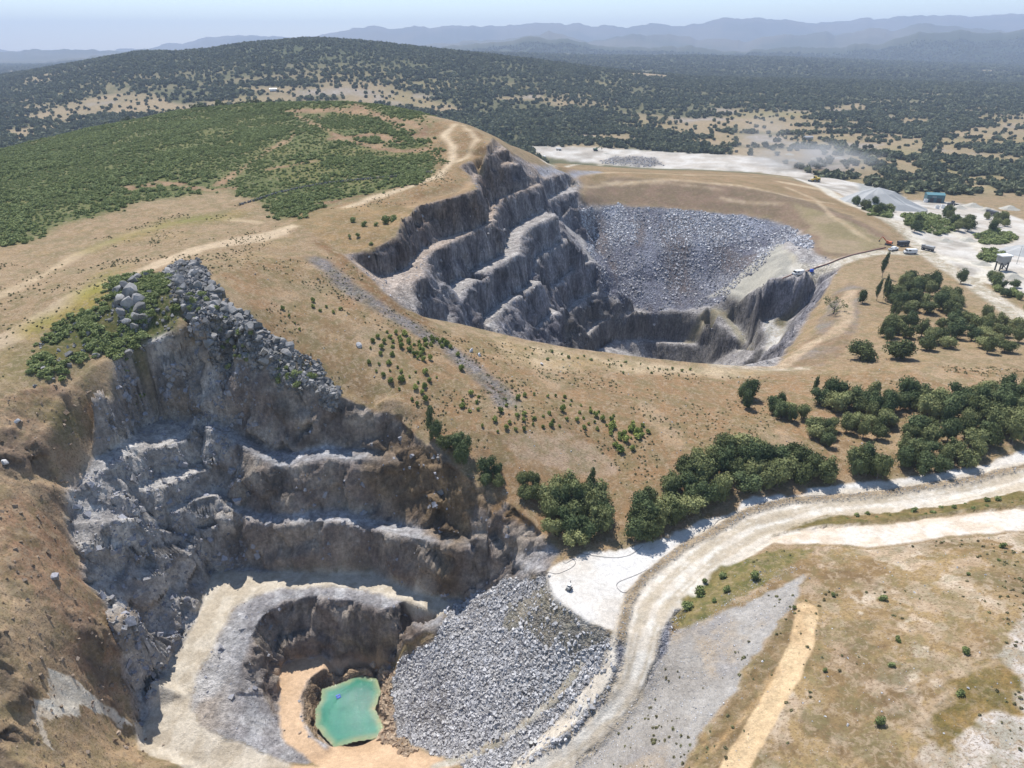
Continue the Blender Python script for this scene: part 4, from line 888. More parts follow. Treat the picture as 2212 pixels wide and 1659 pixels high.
M_BUSH = leaf_mat('young_shoot_leaves', (.15,.205,.050), (.21,.26,.070), (.26,.27,.08), .25)
M_SHRUB = leaf_mat('broom_leaves', (.165,.205,.070), (.255,.300,.105), (.225,.250,.110), .25)
M_FAR = leaf_mat('distant_tree_leaves', (.075,.096,.052), (.112,.130,.070), (.150,.155,.085), .35)
def bark_mat():
    g = NT('bark', .9, .1); co = g.n('ShaderNodeTexCoord').outputs['Object']
    g.l(g.mix(g.noise(g.scalevec(co, (6, 6, 1.2)), 1.5, 3), (.10,.075,.055,1), (.22,.19,.16,1)), g.b.inputs['Base Color']); return g.m
M_BARK = bark_mat()

def crown_mesh(name, mat, seed, n=900, leaf=.075, lobes=9, flat=.85, core=True, low=.25, spread=.55, hole=0.0):
    """crown of unit radius about z 0..~1.7: leaf sprays on uneven lobes"""
    r = np.random.default_rng(seed)
    th = r.uniform(0, 2 * np.pi, lobes); rr = spread * np.sqrt(r.uniform(.05, 1, lobes)); zz = r.uniform(low + .1, 1.25, lobes)
    lc = np.stack([rr * np.cos(th), rr * np.sin(th), zz * flat], 1); lr = r.uniform(.34, .58, lobes)
    lc[0] = (0, 0, .75 * flat); lr[0] = .62
    k = r.choice(lobes, n, p=lr ** 2 / np.sum(lr ** 2))
    d = r.normal(size=(n, 3)); d /= np.linalg.norm(d, axis=1)[:, None]; d[:, 2] = np.where(r.random(n) < .6, np.abs(d[:, 2]), d[:, 2])
    rad = lr[k] * r.uniform(.72, 1.12, n)
    p = lc[k] + d * rad[:, None]; p[:, 2] = np.maximum(p[:, 2], low * .5 + r.uniform(0, .15, n))
    nrm = d + r.normal(scale=.55, size=(n, 3)); nrm /= np.linalg.norm(nrm, axis=1)[:, None]
    t = np.cross(nrm, r.normal(size=(n, 3))); t /= np.linalg.norm(t, axis=1)[:, None]; b = np.cross(nrm, t)
    sz = leaf * r.uniform(.6, 1.5, n)[:, None]; asp = r.uniform(.5, 1, n)[:, None]
    q = np.stack([p - t * sz - b * sz * asp * .3, p + t * sz * .2 - b * sz * asp, p + t * sz + b * sz * asp * .3, p - t * sz * .2 + b * sz * asp], 1).reshape(-1, 3)
    v = [q]; f = [np.arange(n * 4).reshape(-1, 4)]; off = n * 4
    if core:                                   # inner foliage mass, lumpy, well inside the sprays
        for i in range(lobes):
            a = np.linspace(0, 2 * np.pi, 7)[:-1]
            ring = []
            for zz_, cr in ((-.6, .45), (.05, .72), (.6, .45)):
                for aa in a: ring.append(lc[i] + lr[i] * .86 * np.array([math.cos(aa) * cr, math.sin(aa) * cr, zz_]) * r.uniform(.85, 1.1))
            ring = np.array(ring); ring[:, 2] = np.maximum(ring[:, 2], low * .55)
            ff = [[off + s * 6 + j, off + s * 6 + (j + 1) % 6, off + (s + 1) * 6 + (j + 1) % 6, off + (s + 1) * 6 + j] for s in range(2) for j in range(6)]
            ff += [[off + 12, off + 13, off + 14, off + 15], [off + 15, off + 16, off + 17, off + 12]]
            v.append(ring); f.append(np.array(ff)); off += 18
    return mesh_np(name, np.concatenate(v), np.concatenate(f), mat)
def tube(pts, rads, seg=6):
    v = []; f = []
    for i, (p, rd) in enumerate(zip(pts, rads)):
        p = np.array(p, float); nx_ = np.array(pts[min(i + 1, len(pts) - 1)], float) - np.array(pts[max(i - 1, 0)], float); nx_ /= np.linalg.norm(nx_) + 1e-9
        a = np.cross(nx_, (0, 0, 1) if abs(nx_[2]) < .9 else (1, 0, 0)); a /= np.linalg.norm(a); b = np.cross(nx_, a)
        for j in range(seg):
            t = 2 * math.pi * j / seg; v.append(p + rd * (math.cos(t) * a + math.sin(t) * b))
    for i in range(len(pts) - 1):
        for j in range(seg): f.append([i * seg + j, i * seg + (j + 1) % seg, (i + 1) * seg + (j + 1) % seg, (i + 1) * seg + j])
    return v, f
def join(parts):
    V, F, o = [], [], 0
    for v, f in parts: V += list(v); F += [[i + o for i in q] for q in f]; o += len(v)
    return V, F
def trunk_mesh(name, seed, h=.75, limbs=4):
    r = random.Random(seed); parts = [tube([(0, 0, -.12), (r.uniform(-.03, .03), r.uniform(-.03, .03), h * .5), (r.uniform(-.06, .06), r.uniform(-.06, .06), h)], [.075, .055, .035])]
    for i in range(limbs):
        a = 2 * math.pi * (i + r.random() * .6) / limbs; L_ = r.uniform(.3, .5); z0 = h * r.uniform(.35, .7)
        parts.append(tube([(0, 0, z0), (math.cos(a) * L_ * .5, math.sin(a) * L_ * .5, z0 + .16), (math.cos(a) * L_, math.sin(a) * L_, z0 + r.uniform(.3, .45))], [.035, .022, .010], 5))
    v, f = join(parts); return mesh_np(name, v, f, M_BARK)
OAKC = [crown_mesh('oak_crown', M_OAK, 100 + i, 1500, .062, 13, .9, spread=.66) for i in range(6)]
DARKC = [crown_mesh('evergreen_crown', M_DARK, 200 + i, 1300, .062, 11, 1.0, spread=.6) for i in range(4)]
TALLC = [crown_mesh('tall_crown', M_DARK, 230 + i, 800, .085, 9, 1.9, spread=.35) for i in range(2)]
THINC = [crown_mesh('thin_crown', M_OAK, 260 + i, 330, .07, 12, 1.0, core=False, spread=.7) for i in range(2)]
BUSHC = [crown_mesh('bush_crown', M_BUSH, 300 + i, 220, .16, 5, .8, low=.05, spread=.4) for i in range(4)]
DBUSHC = [crown_mesh('dark_bush_crown', M_SHRUB, 330 + i, 380, .11, 6, .7, low=.03, spread=.5) for i in range(4)]
TRUNKS = [trunk_mesh('tree_trunk', 400 + i) for i in range(4)]
def tree(name, crowns, x, y, r, h, label, cat, group, trunk=True, k=None):
    z = gz(x, y) - .1
    e = link(name, None, loc=(x, y, z)); e.rotation_euler = (0, 0, random.uniform(0, 6.28)); tag(e, label, cat, group)
    c = link('crown', random.choice(crowns), e); c.scale = (r, r * random.uniform(.85, 1.15), h / 1.6); c.location = (0, 0, .0 if not trunk else h * .05)
    if trunk:
        t = link('trunk', random.choice(TRUNKS), e); t.scale = (max(1.2, r), max(1.2, r), h / 1.35)
    else:
        t = link('stem', TRUNKS[0], e); t.scale = (r * .6, r * .6, h * .5)
    return e
def poisson(poly, n, dmin, seed=0, tries=40):
    p = np.array([q[:2] for q in poly]); r = np.random.default_rng(seed); out = []
    x0, y0 = p.min(0); x1, y1 = p.max(0)
    for _ in range(n * tries):
        if len(out) >= n: break
        x, y = r.uniform(x0, x1), r.uniform(y0, y1)
        if not in_poly(np.array([x]), np.array([y]), poly)[0]: continue
        if all((x - a) ** 2 + (y - b) ** 2 > dmin * dmin for a, b in out): out.append((x, y))
    return out
def project(x, y, z):
    d = np.array([x, y, z - CAM_H]); fw = d[1] * CP - d[2] * SP; up = d[1] * SP + d[2] * CP
    return 1106 + 1495 * d[0] / fw, 829.5 - 1495 * up / fw
ntree = 0
def grove(poly, n, dmin, seed, rr, hh, place, group, kinds=('o', 'o', 'o', 'd'), cat='tree', what='oak', name='oak_tree'):
    """trees in a patch of ground, told apart by size, colour and their order from the left"""
    global ntree
    random.seed(seed); pts = poisson(D(*poly) if isinstance(poly, tuple) else poly, n, dmin, seed)
    pts.sort(key=lambda p: project(p[0], p[1], gz(*p))[0])
    for i, (x, y) in enumerate(pts):
        r = random.uniform(*rr); h = random.uniform(*hh); k = random.choice(kinds)
        size = 'large' if r > rr[0] + .66 * (rr[1] - rr[0]) else 'small' if r < rr[0] + .33 * (rr[1] - rr[0]) else 'middling'
        tone = {'o': 'green', 'd': 'dark', 't': 'tall dark', 'n': 'thin', 'b': 'low'}[k]
        side = f"{ordinal(i + 1)} from left" if i < len(pts) / 2 else f"{ordinal(len(pts) - i)} from right" if i < len(pts) - 1 else "rightmost"
        if i == 0: side = 'leftmost'
        cr = {'o': OAKC, 'd': DARKC, 't': TALLC, 'n': THINC, 'b': DBUSHC}[k]
        if k == 't': h *= 1.1; r *= .7
        tree(name, cr, x, y, r, h, f"{tone} {what} {place}, {side}", cat, group, trunk=(k != 'b')); ntree += 1
G1 = 'trees in the belts beside the pale haul road'
grove(((1345,1178),(1370,1130),(1395,1085),(1440,1065),(1480,1025),(1530,985),(1590,968),(1650,978),(1700,1000),(1765,1010),(1800,1032),(1700,1048),(1600,1064),(1560,1082),(1500,1112),(1440,1150),(1420,1164)), 62, 3.6, 11, (2.8, 4.6), (5.5, 8.5), 'in the dense belt above the road bend', G1)
grove(((1172,1135),(1165,1098),(1190,1080),(1240,1072),(1300,1092),(1310,1135),(1290,1166),(1220,1176),(1190,1160)), 20, 3.2, 12, (2.6, 4.4), (5, 8), 'in the round clump above the near pit', G1)
grove(((1112,1062),(1120,1040),(1150,1040),(1168,1068),(1160,1092),(1128,1088)), 5, 3, 13, (1.8, 3), (4, 6), 'on the rim left of the round clump', G1)
grove(((928,948),(962,952),(990,958),(1024,992),(1012,1012),(975,996),(940,975)), 9, 3, 14, (2.2, 3.6), (5, 8), 'on the rim below the young bushes', G1, ('d', 'o', 'd'))
grove(((1030,1022),(1060,1022),(1095,1040),(1090,1066),(1055,1056)), 6, 2.8, 15, (1.8, 3), (4, 6), 'in the middle clump on the near rim', G1, ('d', 'o'))
grove(((1950,1018),(1935,985),(1960,950),(1975,905),(1960,880),(2000,862),(2100,858),(2230,850),(2290,900),(2200,952),(2150,985),(2080,1012),(2000,1026)), 92, 4.3, 16, (2.6, 4.6), (5, 8.5), 'in the thick wood above the road', G1)
grove(((1835,1036),(1838,1012),(1865,1005),(1890,1012),(1905,1034),(1870,1042)), 6, 2.6, 17, (2.6, 3.8), (6, 8.5), 'in the stand shading the pale road', G1)
G2 = 'trees scattered on the dry slope above the haul road'
grove(((1600,862),(1622,858),(1632,880),(1605,884)), 3, 2.5, 18, (2.4, 3.2), (6, 8), 'in the dark knot near the big pit', G2, ('d',))
grove(((1650,882),(1690,872),(1735,905),(1725,915),(1680,905)), 8, 2.8, 19, (2, 3), (4, 6), 'in the slanting row on dry grass', G2, ('d', 'o'))
grove(((1745,925),(1790,925),(1812,950),(1780,968),(1745,945)), 7, 3, 20, (2, 3.4), (4.5, 6.5), 'in the loose group below the row', G2)
grove(((1820,930),(1850,905),(1930,900),(1940,940),(1880,955),(1840,945)), 9, 4, 21, (2, 3.6), (4.5, 7), 'on open grass beside the thick wood', G2)
grove(((1745,868),(1800,855),(1860,862),(1990,862),(1960,888),(1870,895),(1800,885)), 22, 4, 22, (2.6, 4.2), (5, 8.5), 'in the top row of the wood', G2, ('d', 'o', 'd'))
G3 = 'trees on the knoll right of the big pit'
grove(((1925,648),(1960,615),(2020,618),(2070,655),(2050,690),(1990,680),(1930,672)), 30, 4, 23, (2.8, 4.8), (6, 9), 'in the dense stand on the knoll', G3)
grove(((1890,735),(1885,700),(1900,668),(1960,672),(1975,720),(1955,745),(1920,742)), 10, 4, 24, (2.6, 4), (6, 9), 'below the knoll by the winding track', G3)
grove(((1980,720),(2060,690),(2130,690),(2200,712),(2212,760),(2140,765),(2060,752),(2000,775)), 26, 5.2, 25, (2.6, 4.6), (5, 8.5), 'scattered on dry grass behind the knoll stand', G3)
grove(((1895,660),(1880,640),(1900,625),(1915,650)), 3, 3, 26, (2, 3), (6, 8), 'at the top of the winding track', G3, ('t', 'd'))
grove(((2118,600),(2150,600),(2212,632),(2290,680),(2290,720),(2212,670),(2150,630)), 22, 4, 27, (2.2, 3.8), (4, 6), 'on the bank beyond the pale road', G3, ('o', 'd', 'b'))
for (u, v), nm, cr, r, h, lb in (((1858,775), 'oak_tree', THINC + OAKC[:1], 5.2, 8, 'broad thin-leaved oak standing alone below the bend of the winding track'),
        ((1945,775), 'oak_tree', OAKC, 5.6, 9.5, 'bright green round-headed oak at the near foot of the knoll'),
        ((1862,655), 'oak_tree', DARKC, 3.2, 7, 'dark leaning oak at the point of the knoll beside the winding track'),
        ((930,940), 'poplar_tree', TALLC, 1.8, 6, 'narrow dark tree at the top left of the rim clumps'),
        ((1905,600), 'poplar_tree', TALLC, 2.6, 9, 'tall narrow dark tree left of the knoll stand'),
        ((1759,852), 'poplar_tree', TALLC, 1.5, 4.5, 'small pointed dark tree in front of the near rim of the big pit'),
        ((2075,612), 'oak_tree', DARKC, 3.4, 8, 'dark lone tree against the pale road bend'),
        ((1275,1075), 'poplar_tree', TALLC, 1.9, 6, 'dark upright tree at the back of the round clump')):
    q = hit(u, v)
    if q: tree(nm, cr, q[0], q[1], r, h, lb, 'tree', None); ntree += 1
G4 = 'trees around the works yard'
grove(((1845,440),(1870,430),(1920,455),(1915,470),(1880,462)), 12, 6, 28, (3, 5), (6, 9), 'in front of the grey stockpile', G4, ('d', 'o'))
grove(((1970,490),(1990,480),(1992,510),(1972,512)), 3, 4, 29, (3, 4), (7, 10), 'beside the road fork in the works yard', G4, ('d',))
grove(((2030,460),(2060,465),(2110,490),(2095,512),(2060,500)), 12, 6, 30, (3, 5), (6, 9), 'in the scrub amid the works yard', G4, ('d', 'o'))
grove(((2130,470),(2180,470),(2190,510),(2130,520)), 8, 7, 31, (3, 5), (6, 9), 'on the scrub island of the yard', G4, ('d', 'o', 'n'))
# leafless tree on the spur
def bare_tree():
    q = hit(1800, 678); e = link('bare_tree', None, loc=(q[0], q[1], q[2] - .2)); tag(e, 'gnarled half-bare tree on the spur inside the bend of the winding track', 'tree')
    r = random.Random(5); parts = [tube([(0, 0, 0), (.2, 0, 2.2), (.1, .2, 4)], [.35, .26, .18])]; leaves = []
    for i in range(16):
        a = r.uniform(0, 6.28); l = r.uniform(2.5, 4.6); z = r.uniform(1.6, 4); e1 = (math.cos(a) * l, math.sin(a) * l, z + r.uniform(1.2, 3.2)); m = (math.cos(a) * l * .45, math.sin(a) * l * .45, z + .9)
        parts.append(tube([(.1, 0, z), m, e1], [.14, .09, .03], 4))
        for k in range(4):
            b = a + r.uniform(-1, 1); e2 = (e1[0] + math.cos(b) * 1.1, e1[1] + math.sin(b) * 1.1, e1[2] + r.uniform(-.3, 1)); parts.append(tube([m if k < 1 else e1, e2], [.05, .02], 3)); leaves.append(e2)
    v, f = join(parts); link('trunk', mesh_np('bare_trunk', v, f, M_BARK), e)
    rr = np.random.default_rng(3); V = []; F = []
    for c in leaves:
        for k in range(9):
            p = np.array(c) + rr.normal(scale=.55, size=3); t = rr.normal(size=3) * .16; b = rr.normal(size=3) * .16; o = len(V); V += [p - t, p - b, p + t, p + b]; F.append([o, o + 1, o + 2, o + 3])
    link('crown', mesh_np('thin_crown', V, F, M_OAK), e)
bare_tree()
print('trees', ntree)
# young bushes in the tan slope
nb = 0
def bushes(poly, n, dmin, seed, rr, place, group, crowns=BUSHC, name='young_bush', adj='bright green'):
    global nb
    random.seed(seed); pts = poisson(D(*poly), int(n * 1.6), dmin * .72, seed); pts = [q for q in pts if float(fbm(np.array([q[0]]), np.array([q[1]]), 11, 2, seed)[0]) > -.12][:int(n * 1.15)]; pts.sort(key=lambda p: project(p[0], p[1], gz(*p))[0])
    for i, (x, y) in enumerate(pts):
        r = rr[0] + (rr[1] * 1.15 - rr[0]) * random.random() ** 1.5; side = f"{ordinal(i + 1)} from left" if i else 'leftmost'
        if i > len(pts) / 2: side = f"{ordinal(len(pts) - i)} from right" if i < len(pts) - 1 else 'rightmost'
        z = gz(x, y); o = link(name, random.choice(crowns), loc=(x, y, z - .1)); o.scale = (r, r, r * random.uniform(.9, 1.3)); o.rotation_euler = (0, 0, random.uniform(0, 6))
        tag(o, f"{adj} bush {place}, {side}", 'bush', group); nb += 1
GB = 'young bushes planted on the tan slope'
bushes(((850,715),(930,700),(990,770),(1050,830),(1010,850),(940,800),(870,760)), 62, 2.3, 41, (.8, 1.35), 'crowded left of the gravel streak', GB)
bushes(((590,640),(680,650),(800,690),(850,720),(860,800),(760,780),(640,720)), 46, 4, 42, (.6, 1.15), 'thinly set behind the boulder crest', GB)
bushes(((800,800),(930,800),(1040,860),(1200,850),(1330,900),(1400,920),(1380,960),(1240,920),(1080,940),(900,880)), 74, 3.4, 43, (.6, 1.3), 'amid the slope between the pits', GB)
bushes(((1300,920),(1345,925),(1410,935),(1405,965),(1350,985),(1320,955)), 14, 2, 44, (1, 1.6), 'in the row above the trees', GB)
bushes(((1130,745),(1300,775),(1500,800),(1480,815),(1250,800),(1120,770)), 22, 5, 45, (.5, .9), 'on the pale strip by the rim', GB, DBUSHC, 'low_bush', 'dark')
bushes(((1470,1330),(1500,1270),(1600,1215),(1700,1195),(1740,1260),(1620,1275)), 9, 6, 46, (.9, 1.8), 'on green ground inside the road bend', 'bushes beside the haul road', DBUSHC, 'low_bush', 'dark')
bushes(((1700,1330),(1760,1240),(1900,1200),(2200,1180),(2200,1500),(2040,1560),(1700,1600)), 16, 9, 47, (.5, 1.1), 'on the patchy ground at lower right', 'bushes on the bare ground at lower right', DBUSHC, 'low_bush', 'dark')
bushes(((1810,1115),(1900,1110),(2050,1097),(2212,1070),(2212,1092),(2009,1116),(1850,1132)), 20, 3, 48, (.5, 1.1), 'on the berm beside the white strip', 'bushes on the road berm', DBUSHC, 'low_bush', 'olive')
bushes(((735,482),(790,478),(850,455),(860,490),(800,530),(745,520)), 9, 4, 49, (1, 2.4), 'on the shelf above the benches', 'bushes at the head of the big pit', DBUSHC, 'low_bush', 'dark')
bushes(((400,640),(450,640),(520,720),(640,800),(740,855),(700,865),(600,825),(500,772),(430,745)), 40, 2.6, 50, (.9, 1.6), 'among the boulders of the crest', 'bushes among the crest boulders', DBUSHC, 'low_bush', 'dark')
print('bushes', nb)

# ---- countless growth, one object each
def stuff_instances(name, pts, scl, meshes, seed, label, cat, zs=1.0):
    src = bpy.data.collections.new(name + '_sources')
    for i, m in enumerate(meshes): src.objects.link(bpy.data.objects.new(f'{name}_source', m))
    me = bpy.data.meshes.new(name); me.vertices.add(len(pts)); me.vertices.foreach_set('co', np.asarray(pts, np.float32).ravel())
    a = me.attributes.new('sc', 'FLOAT_VECTOR', 'POINT'); s3 = np.stack([scl, scl, scl * zs], 1).astype(np.float32); a.data.foreach_set('vector', s3.ravel())
    r = np.random.default_rng(seed); a = me.attributes.new('rot', 'FLOAT_VECTOR', 'POINT'); ro = np.zeros((len(pts), 3), np.float32); ro[:, 2] = r.uniform(0, 6.28, len(pts)); a.data.foreach_set('vector', ro.ravel())
    a = me.attributes.new('pick', 'INT', 'POINT'); a.data.foreach_set('value', r.integers(0, len(meshes), len(pts)).astype(np.int32))
    o = link(name, me); tag(o, label, cat, None, 'stuff')
    t = bpy.data.node_groups.new(name + '_nodes', 'GeometryNodeTree'); t.interface.new_socket('Geometry', in_out='INPUT', socket_type='NodeSocketGeometry'); t.interface.new_socket('Geometry', in_out='OUTPUT', socket_type='NodeSocketGeometry')
    N = t.nodes.new; gi = N('NodeGroupInput'); go = N('NodeGroupOutput'); iop = N('GeometryNodeInstanceOnPoints'); ci = N('GeometryNodeCollectionInfo'); ci.inputs['Collection'].default_value = src; ci.inputs['Separate Children'].default_value = True; ci.inputs['Reset Children'].default_value = True
    def attr(nm, dt): x = N('GeometryNodeInputNamedAttribute'); x.data_type = dt; x.inputs['Name'].default_value = nm; return x.outputs[0]
    Lk = t.links.new; Lk(gi.outputs[0], iop.inputs['Points']); Lk(ci.outputs[0], iop.inputs['Instance']); iop.inputs['Pick Instance'].default_value = True
    Lk(attr('pick', 'INT'), iop.inputs['Instance Index']); Lk(attr('sc', 'FLOAT_VECTOR'), iop.inputs['Scale'])
    e2r = N('FunctionNodeEulerToRotation'); Lk(attr('rot', 'FLOAT_VECTOR'), e2r.inputs[0]); Lk(e2r.outputs[0], iop.inputs['Rotation']); Lk(iop.outputs[0], go.inputs[0])
    md = o.modifiers.new('scatter', 'NODES'); md.node_group = t; return o
def scatter(mask, n, seed, ymin=0, ymax=1e9, dens_exp=1.0):
    """points on the ground where mask says, evenly by area"""
    r = np.random.default_rng(seed); cx = np.gradient(MX, axis=1) * np.gradient(MY, axis=0)
    w = mask * cx * ((MY > ymin) & (MY < ymax) & (np.abs(MT) < .92)); w = np.clip(w, 0, None).ravel(); c = np.cumsum(w); k = np.searchsorted(c, r.uniform(0, c[-1], n))
    k = np.clip(k, 0, w.size - 1); i, j = np.unravel_index(k, MX.shape)
    i = np.clip(i, 1, NR - 2); j = np.clip(j, 1, NC - 2)
    x = MX[i, j] + r.uniform(-.5, .5, n) * (MX[i, j + 1] - MX[i, j]); y = MY[i, j] + r.uniform(-.5, .5, n) * (MY[i + 1, j] - MY[i, j])
    return np.stack([x, y, Hh(x, y)], 1)
SH_LOW = [crown_mesh('broom_clump', M_SHRUB, 500 + i, 130, .17, 5, .6, low=.02, spread=.55) for i in range(5)]
dens = box(shrubd, 4) ** 1.6 * (.35 + .65 * sstep(-.35, .25, fbm(X, Y, 25, 4, 63)))
p = scatter(dens, 46000, 1, 200, 900); r_ = np.random.default_rng(2)
stuff_instances('hill_shrubs', p - [0, 0, .15], r_.uniform(.6, 1.5, len(p)) * (.8 + .5 * (fbm(p[:, 0], p[:, 1], 30, 3, 64) > 0)), SH_LOW, 3, 'low dark green broom covering the hill behind the big pit', 'shrubs', .8)
p = scatter(box(hollow, 5) ** 1.5 * sstep(-.25, .15, fbm(X, Y, 7, 4, 69)), 900, 4, 100, 400)
stuff_instances('hollow_shrubs', p - [0, 0, .1], r_.uniform(.6, 1.7, len(p)), SH_LOW, 5, 'dark green shrubs filling the hollow left of the boulder crest', 'shrubs', .8)
p = scatter(scrub, 500, 14, 300, 900)
stuff_instances('yard_scrub', p, r_.uniform(1.2, 3.2, len(p)), SH_LOW, 15, 'olive scrub on the islands between the yard roads', 'shrubs', .8)
FARC = [crown_mesh('distant_crown', M_FAR, 600 + i, 70, .30, 6, .75, low=.1, spread=.5) for i in range(6)]
wd = wood * (.25 + .75 * sstep(-.3, .2, fbm(X, Y, 60, 4, 65)))
p1 = scatter(wd, 26000, 6, 680, 1500); p2 = scatter(wood * (.3 + .7 * sstep(-.35, .15, fbm(X, Y * 1.5, 150, 4, 67))), 62000, 7, 1500, 3300); p3 = scatter(wood * (.35 + .65 * sstep(-.35, .15, fbm(X, Y * 2, 300, 4, 68))), 44000, 8, 3300, 7000)
p4 = scatter(farm * (1 - wood) * (1 - plat_w) * (1 - pitB), 1500, 9, 680, 2400)
p = np.concatenate([p1, p2, p3, p4]); s_ = np.concatenate([r_.uniform(3.2, 6.2, len(p1)), r_.uniform(3.6, 6.6, len(p2)), r_.uniform(7, 12, len(p3)), r_.uniform(2.5, 5.5, len(p4))])
stuff_instances('distant_woodland', p - [0, 0, .3], s_, FARC, 10, 'dark oak woodland covering the plain and far hill beyond the quarry', 'woodland', .95)
tuft = mid * .8 + rf0 * .5 + ht * .6 + zone(D((0,560),(200,520),(500,430),(640,500),(560,560),(460,600),(250,600),(60,760),(0,840)), X, Y, 3, 10) * .8 + gravel * .0
p = scatter(np.clip(tuft, 0, 1) * sstep(-.05, .35, fbm(X, Y, 13, 4, 66)), 4200, 12, 70, 420)
stuff_instances('grass_tufts', p - [0, 0, .05], r_.uniform(.15, .5, len(p)), [crown_mesh('tuft', leaf_mat('dry_tuft', (.24,.20,.11), (.18,.17,.08), (.14,.15,.07)), 700 + i, 40, .3, 3, .6, core=False, low=.02) for i in range(3)], 13, 'dry olive grass tufts dotting the tan slopes', 'grass', .8)
# ------------------------------------------------------------------ stones
def stone_mat(name, c1, c2, c3, bump=.3):
    g = NT(name, .92, .1); co = g.n('ShaderNodeTexCoord').outputs['Object']
    isl = g.n('ShaderNodeNewGeometry').outputs['Random Per Island']; oi = g.n('ShaderNodeObjectInfo').outputs['Random']
    c = g.mix(isl, c1 + (1,), c2 + (1,)); c = g.mix(g.ramp(g.noise(co, .35, 4), .45, .65, 0, .8), c, c3 + (1,))
    c = g.tint(c, g.math('MULTIPLY', g.ramp(g.noise(co, 2.5, 4, .7), .3, .7, .72, 1.25), g.ramp(oi, 0, 1, .85, 1.12)))
    g.l(c, g.b.inputs['Base Color']); bp = g.n('ShaderNodeBump'); bp.inputs['Strength'].default_value = bump; bp.inputs['Distance'].default_value = .3
    g.l(g.noise(co, 3, 4, .7), bp.inputs['Height']); g.l(bp.outputs[0], g.b.inputs['Normal']); return g.m
M_RUB = stone_mat('broken_quarry_stone', (.27,.265,.27), (.56,.55,.55), (.39,.375,.36))
M_RUBD = stone_mat('broken_stone_far', (.18,.175,.185), (.45,.445,.46), (.28,.265,.255))
M_ORS = stone_mat('ochre_stone', (.30,.21,.14), (.48,.38,.28), (.38,.29,.20))
M_CREST = stone_mat('weathered_grey_rock', (.16,.155,.15), (.30,.29,.28), (.12,.12,.11), .5)
M_WALL = stone_mat('blasted_rock', (.19,.19,.21), (.34,.34,.37), (.25,.24,.22), .5)
M_SOIL = stone_mat('soil_clod', (.17,.12,.08), (.34,.27,.21), (.22,.17,.12))
CUBE = np.array([[-1,-1,-1],[1,-1,-1],[1,1,-1],[-1,1,-1],[-1,-1,1],[1,-1,1],[1,1,1],[-1,1,1]], np.float32)
CF = np.array([[0,3,2,1],[4,5,6,7],[0,1,5,4],[1,2,6,5],[2,3,7,6],[3,0,4,7]])
def rot_rand(r, n):
    q = r.normal(size=(n, 4)); q /= np.linalg.norm(q, axis=1)[:, None]; w, x, y, z = q.T
    return np.stack([np.stack([1-2*(y*y+z*z), 2*(x*y-z*w), 2*(x*z+y*w)], 1), np.stack([2*(x*y+z*w), 1-2*(x*x+z*z), 2*(y*z-x*w)], 1), np.stack([2*(x*z-y*w), 2*(y*z+x*w), 1-2*(x*x+y*y)], 1)], 1)
def rocks_obj(name, pts, size, mat, seed, label, cat, flat=.6, jit=.32, parent=None):
    n = len(pts); r = np.random.default_rng(seed)
    v = CUBE[None] * (1 + r.uniform(-jit, jit, (n, 8, 3))) * r.uniform(.55, 1.1, (n, 1, 3)) * np.array([1, 1, flat])
    v[:, 4:, :2] *= r.uniform(.45, .95, (n, 1, 1)); v = np.einsum('nij,nkj->nki', rot_rand(r, n), v) * (np.asarray(size)[:, None, None] * .5)
    v = v + np.asarray(pts)[:, None, :]; f = (CF[None] + (np.arange(n) * 8)[:, None, None]).reshape(-1, 4)
    o = link(name, mesh_np(name, v.reshape(-1, 3), f, mat), parent); 
    if label: tag(o, label, cat, None, 'stuff')
    return o
def surf(p):
    """height of the finished ground (with its relief) under points"""
    return p
_order = None
def disp_pts(mask, n, seed, y0=0, y1=1e9, j=.5):
    """points on the finished mesh, relief included, with its outward direction"""
    r = np.random.default_rng(seed)
    ax = np.stack([np.gradient(PX, axis=1), np.gradient(PY, axis=1), np.gradient(PZ, axis=1)], -1); ay = np.stack([np.gradient(PX, axis=0), np.gradient(PY, axis=0), np.gradient(PZ, axis=0)], -1)
    nn = np.cross(ax, ay); ar = np.linalg.norm(nn, axis=-1); w = (mask * ar * ((MY > y0) & (MY < y1) & (np.abs(MT) < .92))).ravel(); c = np.cumsum(w)
    k = np.clip(np.searchsorted(c, r.uniform(0, c[-1], n)), 0, w.size - 1); i, jx = np.unravel_index(k, MX.shape)
    i = np.clip(i, 1, NR - 2); jx = np.clip(jx, 1, NC - 2); u = r.uniform(-.5, .5, (n, 1)); v = r.uniform(-.5, .5, (n, 1))
    p = np.stack([PX[i, jx], PY[i, jx], PZ[i, jx]], 1) + u * ax[i, jx] + v * ay[i, jx]
    return p, (nn[i, jx] / ar[i, jx][:, None])
r0 = np.random.default_rng(99)
def powsize(n, a, b, k=2.2):
    return a * (b / a) ** (r0.random(n) ** k)
p, _ = disp_pts(rubN * (.1 + .9 * (rub > .7)) * (.25 + .75 * sstep(-.4, .3, fbm(X, Y, 9, 4, 302))), 22500, 201); rocks_obj('slope_rubble', p, powsize(len(p), .2, 1.15, 2.6), M_RUB, 1, 'pale grey broken stone covering the tipped slope above the green pond', 'rubble', flat=.75)
orz = zone(D((812,1452),(852,1444),(844,1500),(858,1590),(905,1622),(880,1634),(815,1598),(820,1569),(804,1531),(812,1494)), X, Y, .6, 3)
p, _ = disp_pts(orz, 1400, 202); rocks_obj('shore_rubble', p, powsize(len(p), .5, 1.5), M_ORS, 2, 'ochre coloured loose stones between the pond and the grey rubble', 'rubble', flat=.8)
M_RUBL = stone_mat('fresh_pale_stone', (.36,.36,.38), (.70,.70,.71), (.47,.46,.46))
